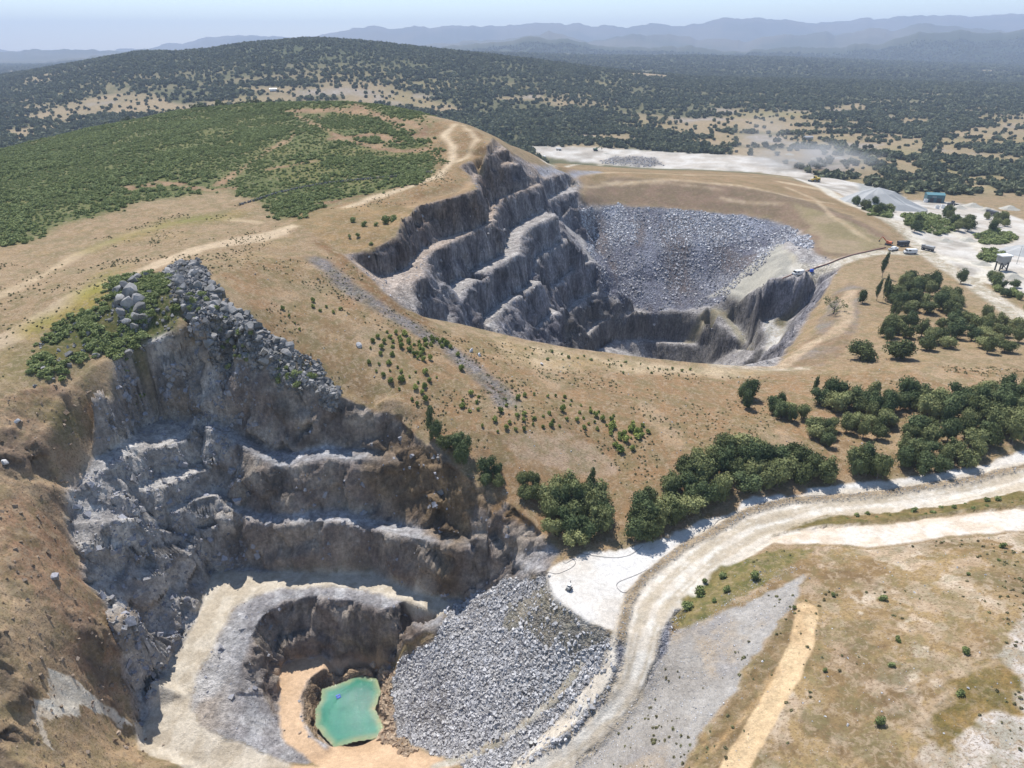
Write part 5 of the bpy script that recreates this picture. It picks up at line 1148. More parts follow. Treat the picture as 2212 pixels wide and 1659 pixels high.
p, _ = disp_pts(rubB * (.1 + .9 * sstep(-.2, .25, fbm(X * 1.8, Y * .4, 14, 4, 304))) * (MZ > -13), 9000, 213); rocks_obj('upper_rubble', p, powsize(len(p), .4, 1.9, 3), M_RUBL, 13, 'whitish fresh rock in chutes on the upper half of the far slope', 'rubble', flat=.75)
p, _ = disp_pts(rubB * (.2 + .8 * sstep(-.3, .3, fbm(X * 1.6, Y * .5, 16, 4, 303))), 15500, 203); rocks_obj('far_slope_rubble', p, powsize(len(p), .4, 1.9, 3), M_RUBD, 3, 'grey tipped rock covering the far slope of the big pit', 'rubble', flat=.75)
ws = pitN * rock * (.25 + .75 * sstep(-.05, .25, fbm3(X, Y, MZ, 7, 3, 301))) * (1 - zone(D((640,1290),(800,1295),(900,1350),(830,1425),(640,1415)), X, Y, 1, 4))
ws = ws * (.12 + .88 * sstep(-72, -90, X))
p, nv = disp_pts(ws, 4200, 204); sz = powsize(len(p), .3, 2.2, 3.2); rocks_obj('wall_blocks', p - nv * (sz * .22)[:, None], sz, M_WALL, 4, 'angular grey blocks jutting from the walls and ledges of the near pit', 'rock', flat=.9)
p, nv = disp_pts(pitB * rock * (1 - .85 * steep) * (1 - rubB) * (1 - green_r), 3000, 205); sz = powsize(len(p), .5, 1.8, 3); rocks_obj('bench_blocks', p - nv * (sz * .25)[:, None], sz, M_RUBD, 5, 'broken blocks along the benches and faces of the big pit', 'rock', flat=.9)
bm_ = bermm * .9 + stroke(D((1470,1325),(1440,1372),(1428,1430),(1408,1490),(1376,1545),(1316,1610),(1262,1655)), 3.2, X, Y, .5, 3, .5) + stroke(D((1340,1395),(1340,1440),(1310,1500),(1262,1556),(1190,1612),(1130,1650)), 2.2, X, Y, .4, 3, .4)
p, _ = disp_pts(np.clip(bm_, 0, 1), 3600, 206); rocks_obj('berm_stones', p, powsize(len(p), .1, .4), M_RUB, 6, 'row of stones and rubble edging the pale haul road', 'rubble')
p, _ = disp_pts(gravel * .5 + zone(D((1640,1230),(1740,1215),(1600,1320),(1500,1345)), X, Y, 1, 4) * .5, 5200, 207); rocks_obj('gravel_stones', p, powsize(len(p), .08, .35, 3), M_RUB, 7, 'fine grey stones strewn over the gravel face below the road', 'gravel')
p, _ = disp_pts(bank + np.clip(ramp * .05, 0, 1), 3600, 208); rocks_obj('bank_clods', p, powsize(len(p), .2, 1.3, 4), M_SOIL, 8, 'brown clods and stones lying over the red soil bank', 'soil')
p, _ = disp_pts(np.clip(mid * .5 + rf0 + ht, 0, 1), 2600, 209, 70, 480); rocks_obj('scattered_stones', p, powsize(len(p), .15, .6, 4), M_RUB, 9, 'small pale stones scattered over the bare slopes', 'stones')
p, _ = disp_pts(crestz + knob + hollow * .06, 5200, 210); rocks_obj('crest_stones', p, powsize(len(p), .5, 2.0, 2.2), M_CREST, 10, 'small weathered grey stones between the boulders of the crest', 'rock', flat=.8)
p, _ = disp_pts(zone(D((1330,338),(1420,340),(1430,358),(1380,362),(1290,352)), X, Y, 3, 9), 500, 211); rocks_obj('yard_stones', p, powsize(len(p), 1, 3), M_RUBD, 11, 'heap of broken rock on the far white plateau', 'rubble')

# boulders one can pick out
def boulder_mesh(name, seed, sub=2, sharp=.16, mat=M_CREST):
    import bmesh
    bm = bmesh.new(); bmesh.ops.create_icosphere(bm, subdivisions=sub, radius=1.0); r = np.random.default_rng(seed)
    pl = r.normal(size=(16, 3)); pl /= np.linalg.norm(pl, axis=1)[:, None]; dd = r.uniform(.42, .86, 16)
    for v in bm.verts:
        c = np.array(v.co)
        for q, d in zip(pl, dd):
            e = c @ q - d
            if e > 0: c = c - q * e * .98
        nz = float(fbm3(np.array([c[0] + seed]), np.array([c[1]]), np.array([c[2]]), .8, 3, seed)[0]); c = c * (1 + sharp * nz); v.co = c
    me = bpy.data.meshes.new(name); bm.to_mesh(me); bm.free(); me.materials.append(mat)
    for p_ in me.polygons: p_.use_smooth = False
    return me
BM = [boulder_mesh('boulder', 40 + i, 3) for i in range(4)] + [boulder_mesh('boulder', 50 + i, 2, .10) for i in range(5)]
def put_boulder(u, v, s, label, group, meshes, flat=.75, name='boulder', sink=.25, cat='boulder'):
    q = hit(u, v)
    if not q: return
    o = link(name, random.choice(meshes), loc=(q[0], q[1], q[2] + s * (.5 - sink) * flat)); o.rotation_euler = (random.uniform(-.8, .8), random.uniform(-.8, .8), random.uniform(0, 6.3))
    o.scale = (s * .55, s * .55 * random.uniform(.65, 1.15), s * .5 * flat * random.uniform(.8, 1.4)); tag(o, label, cat, group); return o
random.seed(21)
cz = poisson(D((338,596),(400,568),(445,580),(480,640),(545,698),(640,755),(742,850),(730,868),(700,862),(600,825),(500,772),(432,748),(400,690),(392,640),(375,600)), 210, 1.3, 77)
cz = sorted(cz, key=lambda p: project(p[0], p[1], gz(*p))[0])
for i, (x, y) in enumerate(cz):
    u, v = project(x, y, gz(x, y)); s = random.choice((1.1, 1.4, 1.7, 2.1, 2.8, 4.2)) * (1.0 if u < 640 else .62)
    where = f"{ordinal(i + 1)} from left" if i < len(cz) / 2 else f"{ordinal(len(cz) - i)} from right"
    put_boulder(u, v, s, f"weathered grey boulder in the rocky crest over the near pit, {where}", 'boulders of the rocky crest', BM)
kz = ((255,632,3.5),(272,625,4.5),(262,655,4),(285,640,5),(300,655,4.5),(278,665,4.5),(305,672,5),(296,690,4),(265,680,3.5),(312,690,3.5),(275,700,3),(290,712,2.5),(300,604,4),(318,598,3),(290,612,3.5))
for i, (u, v, s) in enumerate(kz): put_boulder(u, v, s, f"tall grey boulder in the knob amid the green hollow, {ordinal(i + 1)} counted downhill", 'boulders of the knob in the hollow', BM, 1.1)
for i, (u, v, s) in enumerate(((164,703,2.2),(350,650,1.3),(378,652,2.4),(360,668,1.2),(332,662,1.1),(297,720,1.8),(312,722,1.6),(340,700,1.2),(352,695,2),(365,712,1.8),(375,722,2),(383,735,1.8),(392,715,1.8),(403,735,2.2),(340,738,1.6),(362,748,1.6),(180,760,2),(127,758,1.7),(210,770,2.6),(130,804,1.5),(75,835,1.5),(114,820,1.3))):
    put_boulder(u, v, s, f"lone pale boulder among shrubs of the hollow, {'upper' if v < 700 else 'lower'} part, {ordinal(i + 1)} counted", 'loose boulders in the hollow', BM)
pp, _ = disp_pts(rubN, 240, 212); pp = sorted(pp.tolist(), key=lambda q: project(*q)[0])
BR = [boulder_mesh('block', 60 + i, 1, .12, M_RUB) for i in range(6)]
for i, q in enumerate(pp):
    s = random.uniform(.9, 1.7); o = link('stone_block', random.choice(BR), loc=q); o.scale = (s * .5, s * .4, s * .35); o.rotation_euler = [random.uniform(0, 6) for _ in range(3)]
    tag(o, 'larger pale block lying in the grey rubble slope above the pond', 'rock', 'larger blocks on the rubble slope')
for (u, v, s, m, lb) in ((807, 1436, 3.0, M_ORS, 'large ochre boulder on the beige floor beside the pond'), (967,1316,2.0,M_RUB,'white block at the end of the ramp where rubble begins'), (962,1322,1.6,M_RUB,'second white block just below the ramp end'), (648,1583,1.0,M_ORS,'small brown stone on the beige floor left of the pond'), (614,1577,.7,M_ORS,'smallest brown stone on the beige floor, leftmost'),
        (775,748,2.2,M_RUB,'single pale boulder in the middle of the young bushes'), (1170,787,1.8,M_RUB,'pale boulder beside the end of the gravel streak'), (1018,760,2.0,M_RUB,'first grey boulder on the gravel streak'), (1035,768,2.2,M_RUB,'second grey boulder on the gravel streak'), (1440,1160,2.2,M_ORS,'tan boulder heap at the edge of the white pad'), (37,912,2.0,M_RUB,'white stone on the red bank near the left edge'), (12,1002,2.6,M_RUB,'white slab low on the red bank at the left edge'), (118,1250,3.0,M_WALL,'dark boulder in the hollow of the red bank')):
    mm = boulder_mesh('boulder', int(u), 2, .25, m); put_boulder(u, v, s, lb, None, [mm], .7)
# small heaps dumped on the plateau and beside the yard
HEAP = bpy.data.meshes.new('heap'); 
def heap_mesh(name, mat, seed, n=18):
    v = [(0, 0, 1)]; r = np.random.default_rng(seed); f = []
    for k, (rad, z) in enumerate(((.35, .72), (.7, .3), (1.1, -.08))):
        for i in range(n): a = 2 * math.pi * i / n; q = rad * r.uniform(.88, 1.12); v.append((q * math.cos(a), q * math.sin(a), z * r.uniform(.9, 1.1)))
    for i in range(n): f.append([0, 1 + i, 1 + (i + 1) % n, 1 + (i + 1) % n])
    for k in range(2):
        for i in range(n): a = 1 + k * n + i; b = 1 + k * n + (i + 1) % n; f.append([a, a + n, b + n, b])
    me = bpy.data.meshes.new(name); me.from_pydata(v, [], [list(dict.fromkeys(q)) for q in f]); me.materials.append(mat); me.update(); return me
bpy.data.meshes.remove(HEAP)
def simple_mat(name, c, rough=.6, metal=0., spec=.4, var=.12):
    g = NT(name, rough, spec); co = g.n('ShaderNodeTexCoord').outputs['Object']; g.b.inputs['Metallic'].default_value = metal
    g.l(g.tint(g.mix(0.0, c + (1,), c + (1,)), g.ramp(g.noise(co, 2.2, 4), .3, .7, 1 - var, 1 + var)), g.b.inputs['Base Color']); return g.m
M_HEAP = simple_mat('heaped_sand', (.36,.34,.29), .95, 0, .05); M_HEAPG = simple_mat('heaped_grey_grit', (.34,.34,.33), .95, 0, .05)
HM1 = heap_mesh('sand_heap', M_HEAP, 1)
for i, (u, v, s, h) in enumerate(((1706,334,6,2),(1760,343,6,2),(1812,342,6,2.2),(1713,347,7,2.2),(1770,349,6,2),(1310,332,5,1.6),(1178,318,5,1.6))):
    q = hit(u - 0, v + 0)
    if q is None: continue
    o = link('sand_heap', HM1, loc=q); o.scale = (s, s, h); tag(o, f"small dumped heap on the far white plateau, {ordinal(i + 1)} of a scattered line", 'heap', 'small heaps dumped on the far plateau')
for i, (u, v, s, h) in enumerate(((2070,450,7,3),(2100,446,8,3.4),(2130,455,7,3),(2180,452,8,3.6),(2090,520,6,2.4),(2040,520,5,2),(2185,600,7,3),(2120,570,5,2))):
    q = hit(u, v); o = link('gravel_heap', HM1, loc=q); o.scale = (s, s * .9, h); tag(o, f"pale gravel heap in the works yard, {ordinal(i + 1)} counted from the teal shed", 'heap', 'gravel heaps in the works yard')
q = hit(1905, 448); o = link('stockpile', heap_mesh('stockpile', M_HEAPG, 5, 26), loc=(q[0], q[1] + 12, q[2] - 1)); o.scale = (38, 26, 15); tag(o, 'big pale grey conical stockpile behind the road beside the works yard', 'stockpile')
q = hit(2160, 545); o = link('stockpile', heap_mesh('stockpile', M_HEAPG, 6, 22), loc=(q[0] + 18, q[1], q[2] - 1)); o.scale = (22, 16, 6); tag(o, 'low grey stockpile behind the crusher tower at the right edge', 'stockpile')
# sand cone on the floor of the big pit
ap = at(*frame('B', 800, 775), -60); o = link('sand_cone', heap_mesh('sand_cone', M_HEAP, 7, 28), loc=(ap[0], ap[1], -76)); o.scale = (20, 18, 16); tag(o, 'greenish sand cone tipped on the floor of the big pit', 'heap')
# ------------------------------------------------------------------ pond
def pond():
    global NEARPIT
    NEARPIT = True
    ring = [at(u, v, deep(-46.2)) for u, v in ((748,1470),(770,1456),(815,1464),(824,1494),(812,1531),(830,1569),(828,1594),(765,1604),(722,1617),(700,1594),(680,1568),(680,1532),(692,1512),(694,1488))]
    cx = sum(p[0] for p in ring) / len(ring); cy = sum(p[1] for p in ring) / len(ring); z = deep(-46.2)
    n = 90; xs = np.linspace(cx - 13, cx + 13, n); ys = np.linspace(cy - 16, cy + 16, n); A, B = np.meshgrid(xs, ys)
    keep = in_poly(A, B, [(cx + (p[0] - cx) * 1.0, cy + (p[1] - cy) * 1.0) for p in ring])
    idx = np.arange(n * n).reshape(n, n); q = np.stack([idx[:-1, :-1], idx[:-1, 1:], idx[1:, 1:], idx[1:, :-1]], -1).reshape(-1, 4)
    k = keep.ravel(); q = q[k[q].all(1)]; v = np.stack([A, B, np.full_like(A, z)], -1).reshape(-1, 3); used = np.unique(q); mp = -np.ones(n * n, int); mp[used] = np.arange(len(used))
    g = NT('green_pond_water', .03, .5); co = g.n('ShaderNodeTexCoord').outputs['Object']
    sh_ = g.n('ShaderNodeAttribute', attribute_name='Shallow').outputs['Fac']
    wc = g.mix(g.ramp(g.noise(co, .16, 4), .35, .65), tuple(S(46,128,104)) + (1,), tuple(S(74,156,130)) + (1,)); g.l(g.mix(g.math('MULTIPLY', sh_, g.ramp(g.noise(co, .5, 3), .3, .7, .5, 1)), wc, tuple(S(176,178,138)) + (1,)), g.b.inputs['Base Color']); g.b.inputs['IOR'].default_value = 1.33
    bp = g.n('ShaderNodeBump'); bp.inputs['Strength'].default_value = .7; bp.inputs['Distance'].default_value = .16
    g.l(g.math('ADD', g.noise(g.scalevec(co, (1, 1.3, 1)), 1.5, 4, .7), g.math('MULTIPLY', g.noise(co, 7, 2), .4)), bp.inputs['Height']); g.l(bp.outputs[0], g.b.inputs['Normal'])
    rr_ = resample(ring + [ring[0]], .5); ra = np.array(rr_)[:, :2]; dd = np.sqrt(((v[used][:, None, :2] - ra[None]) ** 2).sum(-1)).min(1)
    pm = mesh_np('pond_water', v[used], mp[q], g.m, True); sa = pm.attributes.new('Shallow', 'FLOAT', 'POINT'); sa.data.foreach_set('value', (1 - sstep(.2, 2.6, dd)).astype(np.float32)); o = link('pond_water', pm); tag(o, kind='structure')
    NEARPIT = False
    return z
PZW = pond()
M_WHITE = simple_mat('white_paint', (.72,.72,.70), .35); M_GLASS = simple_mat('dark_glass', (.02,.025,.03), .1, 0, .6); M_TYRE = simple_mat('tyre_rubber', (.03,.03,.03), .85)
M_BLUE = simple_mat('blue_plastic', (.02,.10,.55), .4); M_ORNG = simple_mat('orange_paint', (.55,.14,.05), .5); M_GREY = simple_mat('grey_steel', (.32,.32,.31), .55, .2); M_DK = simple_mat('dark_steel', (.06,.065,.07), .6)
M_TEAL = simple_mat('teal_sheeting', (.06,.13,.15), .5); M_TEALR = simple_mat('teal_roof_sheeting', (.09,.20,.22), .45); M_YEL = simple_mat('yellow_paint', (.55,.38,.06), .5); M_HOSE = simple_mat('black_hose', (.10,.10,.11), .5); M_RED = simple_mat('red_paint', (.40,.05,.03), .5)
def boxes(name, mat, parent, *bs, bevel=.0):
    """each box: centre, size, optional z-rotation, optional top taper"""
    V, F = [], []
    for b in bs:
        c, s = b[0], b[1]; rz = b[2] if len(b) > 2 else 0; tp = b[3] if len(b) > 3 else 1; ry = b[4] if len(b) > 4 else 0; o = len(V)
        for q in CUBE:
            x, y, z = q[0] * s[0] / 2, q[1] * s[1] / 2, q[2] * s[2] / 2
            if q[2] > 0: x *= tp; y *= (tp + 1) / 2
            x, z = x * math.cos(ry) + z * math.sin(ry), -x * math.sin(ry) + z * math.cos(ry)
            x, y = x * math.cos(rz) - y * math.sin(rz), x * math.sin(rz) + y * math.cos(rz); V.append((x + c[0], y + c[1], z + c[2]))
        F += [[i + o for i in f] for f in CF]
    me = bpy.data.meshes.new(name); me.from_pydata(V, [], F); me.materials.append(mat); me.update()
    o = link(name, me, parent)
    if bevel: m = o.modifiers.new('edge', 'BEVEL'); m.width = bevel; m.segments = 2
    return o
def disc(name, mat, parent, c, r, w, axis='Y', seg=16):
    d = {'Y': (0, w / 2, 0), 'X': (w / 2, 0, 0), 'Z': (0, 0, w / 2)}[axis]; a = tuple(c[i] - d[i] for i in range(3)); b = tuple(c[i] + d[i] for i in range(3))
    v, f = tube([a, a, b, b], [.001, r, r, .001], seg)
    # end rings share the axis direction
    v = []; 
    for (p, rad) in ((a, .001), (a, r), (b, r), (b, .001)):
        for j in range(seg):
            t = 2 * math.pi * j / seg; cs, sn = math.cos(t) * rad, math.sin(t) * rad
            v.append({'Y': (p[0] + cs, p[1], p[2] + sn), 'X': (p[0], p[1] + cs, p[2] + sn), 'Z': (p[0] + cs, p[1] + sn, p[2])}[axis])
    me = bpy.data.meshes.new(name); me.from_pydata(v, [], f); me.materials.append(mat); me.update(); return link(name, me, parent)
def root(name, u, v, rz, label, cat, group=None, dz=0, scale=1):
    q = hit(u, v); e = link(name, None, loc=(q[0], q[1], q[2] + dz)); e.rotation_euler = (0, 0, rz); e.scale = (scale,) * 3; return tag(e, label, cat, group)
def wheels(e, xs, y, r, w=.28, mat=None):
    for x in xs:
        for s in (-1, 1):
            t = disc('wheel', M_TYRE, e, (x, s * y, r), r, w); disc('rim', M_GREY, t, (x, s * (y + .02), r), r * .55, w + .02)
def van(u, v, rz, label, scale=1.5):
    e = root('van', u, v, rz, label, 'van', 'white vehicles beside the big pit', scale=scale)
    boxes('body', M_WHITE, e, ((-.3, 0, 1.25), (4.4, 1.9, 1.7), 0, .94), ((2.1, 0, .85), (1.1, 1.85, .8), 0, .9), bevel=.08)
    boxes('windscreen', M_GLASS, e, ((1.96, 0, 1.62), (.5, 1.6, .62), 0, .75)); boxes('side_window', M_GLASS, e, ((.9, .93, 1.6), (1.1, .06, .5))); boxes('side_window', M_GLASS, e, ((.9, -.93, 1.6), (1.1, .06, .5)))
    wheels(e, (-1.6, 1.7), .9, .34); boxes('bumper', M_DK, e, ((2.68, 0, .45), (.12, 1.8, .25)))
    for s in (-1, 1): boxes('headlight', M_GREY, e, ((2.66, s * .7, .9), (.06, .3, .2)))
def pickup(u, v, rz, label, scale=1.4, mat=M_WHITE):
    e = root('pickup_truck', u, v, rz, label, 'pickup', 'white vehicles beside the big pit', scale=scale)
    boxes('body', mat, e, ((0, 0, .75), (5.0, 1.8, .6)), bevel=.08); boxes('cab', mat, e, ((.3, 0, 1.35), (1.9, 1.7, .65), 0, .75), bevel=.06); boxes('windscreen', M_GLASS, e, ((1.12, 0, 1.33), (.3, 1.45, .45), 0, .8))
    boxes('load_bed', M_DK, e, ((-1.6, 0, 1.07), (1.5, 1.5, .05))); wheels(e, (-1.6, 1.6), .85, .38)
def excavator(u, v, rz, label, mat, scale=1.0, group='machines around the big pit'):
    e = root('excavator', u, v, rz, label, 'excavator', group, scale=scale)
    for s in (-1, 1): boxes('track', M_DK, e, ((0, s * 1.3, .5), (4.2, .6, 1.0), 0, .85), bevel=.15)
    boxes('house', mat, e, ((-.5, 0, 1.75), (3.4, 2.8, 1.2), 0, .95), bevel=.1); c = boxes('cab', mat, e, ((.8, .8, 2.3), (1.4, 1.1, 1.5), 0, .9), bevel=.06); boxes('cab_window', M_GLASS, c, ((1.45, .8, 2.45), (.16, .95, .9)))
    boxes('counterweight', M_DK, e, ((-2.4, 0, 1.7), (.7, 2.6, 1.1)), bevel=.15)
    boxes('boom', mat, e, ((2.6, -.2, 3.5), (4.2, .45, .55), 0, 1, -.75)); boxes('stick', mat, e, ((4.9, -.2, 3.7), (3.0, .35, .4), 0, 1, 1.05)); boxes('bucket', M_DK, e, ((5.6, -.2, 2.0), (1.0, 1.1, .9), 0, .7))
def dumper(u, v, rz, label, mat, scale=1.0, group='machines around the big pit', name='dump_truck'):
    e = root(name, u, v, rz, label, 'dump truck', group, scale=scale)
    boxes('chassis', M_DK, e, ((0, 0, 1.2), (7, 2.2, .6))); boxes('cab', mat, e, ((3.0, 0, 2.4), (1.8, 2.3, 1.8), 0, .88), bevel=.08); boxes('windscreen', M_GLASS, e, ((3.92, 0, 2.7), (.14, 1.9, .8)))
    boxes('tipper_body', mat, e, ((-1.1, 0, 2.5), (5.2, 3.0, 1.5), 0, 1.08), bevel=.08); wheels(e, (2.7, -1.1, -2.7), 1.25, .8, .6)
def loader(u, v, rz, label, mat, scale=1.0):
    e = root('wheel_loader', u, v, rz, label, 'loader', 'machines around the big pit', scale=scale)
    boxes('engine_hood', mat, e, ((-1.5, 0, 1.7), (2.8, 2.0, 1.3), 0, .9), bevel=.1); boxes('cab', mat, e, ((.4, 0, 2.6), (1.5, 1.6, 1.7), 0, .88), bevel=.06); boxes('cab_window', M_GLASS, e, ((1.17, 0, 2.8), (.14, 1.4, .9)))
    boxes('lift_arm', mat, e, ((2.4, .6, 1.5), (2.8, .3, .4), 0, 1, .25), ((2.4, -.6, 1.5), (2.8, .3, .4), 0, 1, .25)); boxes('bucket', M_DK, e, ((4.0, 0, .8), (1.2, 2.8, 1.1), 0, .7)); wheels(e, (-1.5, 1.6), 1.1, .85, .6)
GREEN_EX = simple_mat('green_paint', (.05,.12,.06), .5)
van(1966, 548, R(180), 'white van parked alone on the track at the rim of the big pit'); van(1724, 594, R(200), 'white van on the ledge above the inner pool of the big pit', 1.5)
pickup(1929, 541, R(30), 'white pickup parked beside the orange excavator', 1.5)
excavator(1918, 529, R(150), 'orange excavator at the end of the pipe row on the pit rim', M_ORNG, 1.0); dumper(1950, 531, R(10), 'dark dump truck right of the orange excavator', M_DK, 1.0)
dumper(2003, 541, R(120), 'dark dump truck with a pale cab on the yard road', M_GREY, 1.0); loader(1761, 393, R(200), 'yellowish wheel loader half lost in the white dust', M_YEL, 1.7)
excavator(1287, 326, R(0), 'dark green excavator standing on the far white plateau', GREEN_EX, 1.6); dumper(1207, 325, R(170), 'pale lorry driving on the far white plateau', M_WHITE, 1.0); van(1176, 342, R(90), 'tiny white van at the left end of the far plateau road', 1.6)
loader(2055, 446, R(20), 'small dark loader right of the teal shed', M_DK, 1.4); dumper(2140, 465, R(100), 'dark machine on the pale yard near the right edge', M_DK, 1.2)
# teal shed
e = root('shed', 2016, 436, R(-14), 'teal sheet-metal shed with a lighter roof in the works yard', 'shed', scale=.85); boxes('wall', M_TEAL, e, ((0, 0, 4), (17, 11, 8)))
V = [(-8.8,-5.8,8.02),(8.8,-5.8,8.02),(8.8,5.8,8.02),(-8.8,5.8,8.02),(-8.8,0,9.8),(8.8,0,9.8)]; me = bpy.data.meshes.new('roof'); me.from_pydata(V, [], [[0,1,5,4],[3,4,5,2],[0,4,3],[1,2,5],[0,3,2,1]]); me.materials.append(M_TEALR); link('roof', me, e)
boxes('door', M_DK, e, ((3.5, -5.55, 2.4), (4.5, .14, 4.8))); boxes('door', M_DK, e, ((-3.5, -5.55, 2.4), (3.6, .14, 4.8))); boxes('sign', M_GREY, e, ((-1.5, -5.56, 6.0), (4, .12, 1.0)))
for k in range(14): boxes('panel_rib', M_TEALR, e, ((-8.2 + k * 1.26, -5.53, 4), (.16, .1, 7.9)))
# crusher tower
e = root('crusher_tower', 2161, 584, R(10), 'white-roofed crusher tower on dark legs at the right edge', 'tower'); boxes('roof', M_WHITE, e, ((0, 0, 9.1), (7, 5, .6))); boxes('housing', M_GREY, e, ((0, 0, 7.0), (6, 4.2, 3.4)))
for sx_ in (-2.4, 2.4):
    for sy_ in (-1.6, 1.6): boxes('leg', M_DK, e, ((sx_, sy_, 2.6), (.6, .6, 5.2)))
boxes('brace', M_DK, e, ((0, -1.65, 3), (5.6, .2, .3), 0, 1, .75)); boxes('brace', M_DK, e, ((0, -1.72, 3), (5.6, .2, .3), 0, 1, -.75)); boxes('hopper', M_GREY, e, ((0, 0, 4.4), (3, 2.6, 1.8), 0, 1.5))
e = root('pole', 2196, 570, 0, 'thin pole beside the crusher tower at the right edge', 'pole'); v, f = tube([(0, 0, 0), (0, 0, 11)], [.16, .08]); link('mast', mesh_np('mast', v, f, M_GREY), e); boxes('crossarm', M_GREY, e, ((0, 0, 10.6), (2.2, .14, .14)))
# white cabins and tanks near the shed
for i, (u, v, lb) in enumerate(((1999,437,'round white tank left of the teal shed'), (2024,451,'pale tank in front of the teal shed, nearer the shed corner'), (2036,450,'pale tank in front of the teal shed, farther right'))):
    e = root('tank', u, v, 0, lb, 'tank', 'pale tanks around the teal shed'); disc('shell', M_WHITE, e, (0, 0, 1.4), 1.7, 2.8, 'Z', 20); disc('lid', M_GREY, e, (0, 0, 2.9), 1.2, .3, 'Z', 16)
e = root('tank', 1753, 588, 0, 'small blue tank standing right of the van on the ledge', 'tank'); boxes('body', M_BLUE, e, ((0, 0, 1.1), (2, 1.4, 1.8)), bevel=.15); boxes('foot', M_DK, e, ((0, 0, .12), (1.8, 1.2, .24)))
# pump on the white pad
e = root('drill_rig', 1229, 1273, R(60), 'small white and dark machine standing alone on the white pad', 'machine', scale=.8)
for s in (-1, 1): boxes('track', M_DK, e, ((0, s * .65, .3), (2.2, .35, .6), 0, .85), bevel=.1)
boxes('engine_box', M_GREY, e, ((-.3, 0, 1.0), (1.5, 1.1, .8)), bevel=.06); boxes('canopy', M_WHITE, e, ((.1, 0, 1.95), (1.3, 1.1, .12))); boxes('mast', M_DK, e, ((1.0, 0, 1.4), (.18, .18, 2.6))); boxes('arm', M_YEL, e, ((1.5, .3, .5), (1.4, .16, .16), .3))
for a_, b_ in ((-.4, .45), (.6, .45), (-.4, -.45), (.6, -.45)): boxes('post', M_DK, e, ((a_, b_, 1.6), (.08, .08, .7)))
# raft on the pond
q = at(731, 1505, PZW); e = link('raft', None, loc=(q[0], q[1], PZW)); e.rotation_euler = (0, 0, .5); tag(e, 'small blue two-drum raft floating on the green pond', 'raft')
for s in (-1, 1): v, f = tube([(-.62, s * .36, .08), (-.6, s * .36, .08), (.6, s * .36, .08), (.62, s * .36, .08)], [.05, .26, .26, .05], 12); link('float', mesh_np('float', v, f, M_BLUE), e)
boxes('deck', M_BLUE, e, ((0, 0, .3), (.5, 1.1, .08))); disc('pump', M_DK, e, (0, 0, .5), .16, .34, 'Z', 12)
# two posts near the foot of the road
for i, (u, v, lb) in enumerate(((1147, 1612, 'left one of two dark drums beside the road at the bottom'), (1156, 1610, 'right one of two dark drums beside the road at the bottom'))):
    e = root('drum', u, v, 0, lb, 'drum', 'dark drums beside the road'); disc('shell', M_DK, e, (0, 0, .6), .42, 1.2, 'Z', 16); disc('lid', M_GREY, e, (0, 0, 1.22), .40, .08, 'Z', 16)
# hoses
def hose(pts, rad, label, group, close=False, name='hose', mat=M_HOSE, lift=.06):
    P3 = [np.array(hit(*p)) for p in pts]; out = []
    for i in range(len(P3) - 1):
        p0 = P3[max(0, i - 1)]; p1 = P3[i]; p2 = P3[i + 1]; p3 = P3[min(len(P3) - 1, i + 2)]
        for t in np.linspace(0, 1, 10, endpoint=False):
            q = .5 * ((2 * p1) + (p2 - p0) * t + (2 * p0 - 5 * p1 + 4 * p2 - p3) * t * t + (-p0 + 3 * p1 - 3 * p2 + p3) * t ** 3); out.append((q[0], q[1], gz(q[0], q[1]) + lift + rad))
    v, f = tube(out, [rad] * len(out), 6); o = link(name, mesh_np(name, v, f, mat, True)); tag(o, label, 'hose', group); return o
hose([(1383,1244),(1372,1262),(1358,1278),(1345,1280),(1335,1272),(1332,1264),(1340,1256),(1365,1246),(1388,1236),(1410,1222),(1440,1200),(1480,1174),(1530,1148),(1548,1128),(1560,1121),(1620,1108),(1660,1094),(1700,1078),(1740,1072),(1800,1070),(1845,1069)], .05, 'black hose looping on the pad and running along the berm of the road', None)
hose([(1168,1243),(1200,1240),(1225,1232),(1240,1222),(1243,1214),(1236,1210),(1222,1217),(1216,1212),(1222,1200)], .045, 'short curled hose at the left end of the white pad', None)
hose([(1252,1196),(1290,1202),(1330,1205),(1358,1200),(1375,1190),(1390,1178)], .05, 'blue-black hose lying across the top of the white pad', None)
hose([(1690,604),(1724,592),(1760,580),(1800,566),(1840,552),(1880,543),(1915,535)], .35, 'long rusty pipe along the rim track of the big pit', None, name='pipe', mat=simple_mat('rusty_pipe', (.22,.12,.09), .7))
# dry-stone wall over the shrub hill
pl = D((520,443),(560,431),(600,418),(640,409),(700,398),(770,390),(850,383),(935,372)); V = []
e = link('stone_wall', None, loc=pl[0]); tag(e, 'old dry-stone wall crossing the shrubs on the hill', 'wall')
ps = []
for a_, b_ in zip(pl[:-1], pl[1:]):
    n = int(math.hypot(b_[0] - a_[0], b_[1] - a_[1]) / .9)
    for k in range(n):
        t = k / n; x = a_[0] + t * (b_[0] - a_[0]); y = a_[1] + t * (b_[1] - a_[1]); z = gz(x, y)
        for h in (.2, .7): ps.append((x - pl[0][0] + random.uniform(-.3, .3), y - pl[0][1] + random.uniform(-.3, .3), z + h - pl[0][2]))
o = rocks_obj('stone', np.array(ps), np.full(len(ps), .8), M_CREST, 12, None, None, .8, .25, e); o['kind'] = 'stuff'
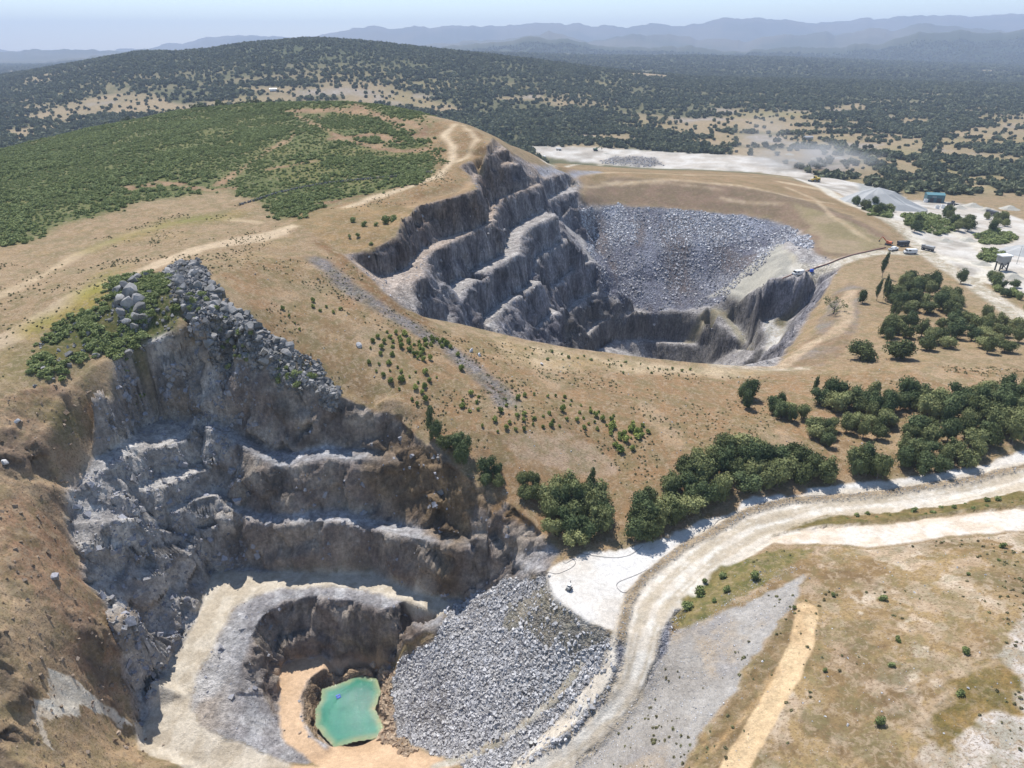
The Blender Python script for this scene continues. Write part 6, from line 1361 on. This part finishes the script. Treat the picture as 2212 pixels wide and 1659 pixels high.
# field walls, barns on the plain
for u, v, lb in ((591,197,'tiny white barn on the plain beyond the hill'), (1745,302,'low grey barn on the tan field beyond the plateau')):
    e = root('barn', u, v, .2, lb, 'barn'); boxes('wall', M_WHITE if 'white' in lb else M_GREY, e, ((0, 0, 2.5), (15, 7, 4))); V = [(-8,-4,4.52),(8,-4,4.52),(8,4,4.52),(-8,4,4.52),(-8,0,6.5),(8,0,6.5)]; me = bpy.data.meshes.new('roof'); me.from_pydata(V, [], [[0,1,5,4],[3,4,5,2],[0,4,3],[1,2,5],[0,3,2,1]]); me.materials.append(M_GREY); link('roof', me, e)
# ------------------------------------------------------------------ air
def volume_mat(name, color, density, aniso=.2, cloud=None):
    m = bpy.data.materials.new(name); m.use_nodes = True; t = m.node_tree; t.nodes.clear(); o = t.nodes.new('ShaderNodeOutputMaterial'); v = t.nodes.new('ShaderNodeVolumePrincipled')
    v.inputs['Color'].default_value = color + (1,); v.inputs['Density'].default_value = density; v.inputs['Anisotropy'].default_value = aniso; t.links.new(v.outputs[0], o.inputs['Volume'])
    if cloud:
        N = t.nodes.new; tc = N('ShaderNodeTexCoord'); no = N('ShaderNodeTexNoise'); no.inputs['Scale'].default_value = 2.2; no.inputs['Detail'].default_value = 4; t.links.new(tc.outputs['Object'], no.inputs['Vector'])
        ln = N('ShaderNodeVectorMath'); ln.operation = 'LENGTH'; t.links.new(tc.outputs['Object'], ln.inputs[0])
        mr = N('ShaderNodeMapRange'); t.links.new(ln.outputs['Value'], mr.inputs[0]); mr.inputs[1].default_value = .95; mr.inputs[2].default_value = .1; mr.inputs[3].default_value = 0; mr.inputs[4].default_value = 1; mr.interpolation_type = 'SMOOTHSTEP'
        m2 = N('ShaderNodeMapRange'); t.links.new(no.outputs[0], m2.inputs[0]); m2.inputs[1].default_value = .38; m2.inputs[2].default_value = .66; m2.inputs[3].default_value = 0; m2.inputs[4].default_value = density
        mu = N('ShaderNodeMath'); mu.operation = 'MULTIPLY'; t.links.new(mr.outputs[0], mu.inputs[0]); t.links.new(m2.outputs[0], mu.inputs[1]); t.links.new(mu.outputs[0], v.inputs['Density'])
    return m
HAZE = 9.2e-5
zb = float(PZ.min()) - 1.0; zt = float(PZ.max()) + 25.0
hx, hy0, hy1 = float(np.abs(PX).max()) + 60, float(PY.min()) - 120, float(PY.max()) + 60
V = [(x, y, z) for z in (zb, zt) for x, y in ((-hx, hy0), (hx, hy0), (hx, hy1), (-hx, hy1))]
me = bpy.data.meshes.new('haze'); me.from_pydata(V, [], [[0,3,2,1],[4,5,6,7],[0,1,5,4],[1,2,6,5],[2,3,7,6],[3,0,4,7]]); me.materials.append(volume_mat('haze_air', (.66, .78, 1.0), HAZE, .0)); link('haze', me)['kind'] = 'stuff'
import bmesh
def dust(u, v, size, dens, rz=0):
    q = hit(u, v); bm = bmesh.new(); bmesh.ops.create_icosphere(bm, subdivisions=3, radius=1); me = bpy.data.meshes.new('dust_cloud'); bm.to_mesh(me); bm.free(); me.materials.append(volume_mat('dust', (.98, .96, .93), dens, .1, True))
    o = link('dust_cloud', me, loc=(q[0], q[1], q[2] + size[2] * .45)); o.scale = size; o.rotation_euler = (0, 0, rz); o['kind'] = 'stuff'; o['label'] = 'pale dust drifting off the far plateau beside the yard road'; return o
dust(1735, 365, (120, 60, 34), .034, -.45); dust(1640, 318, (60, 45, 48), .012, .1)
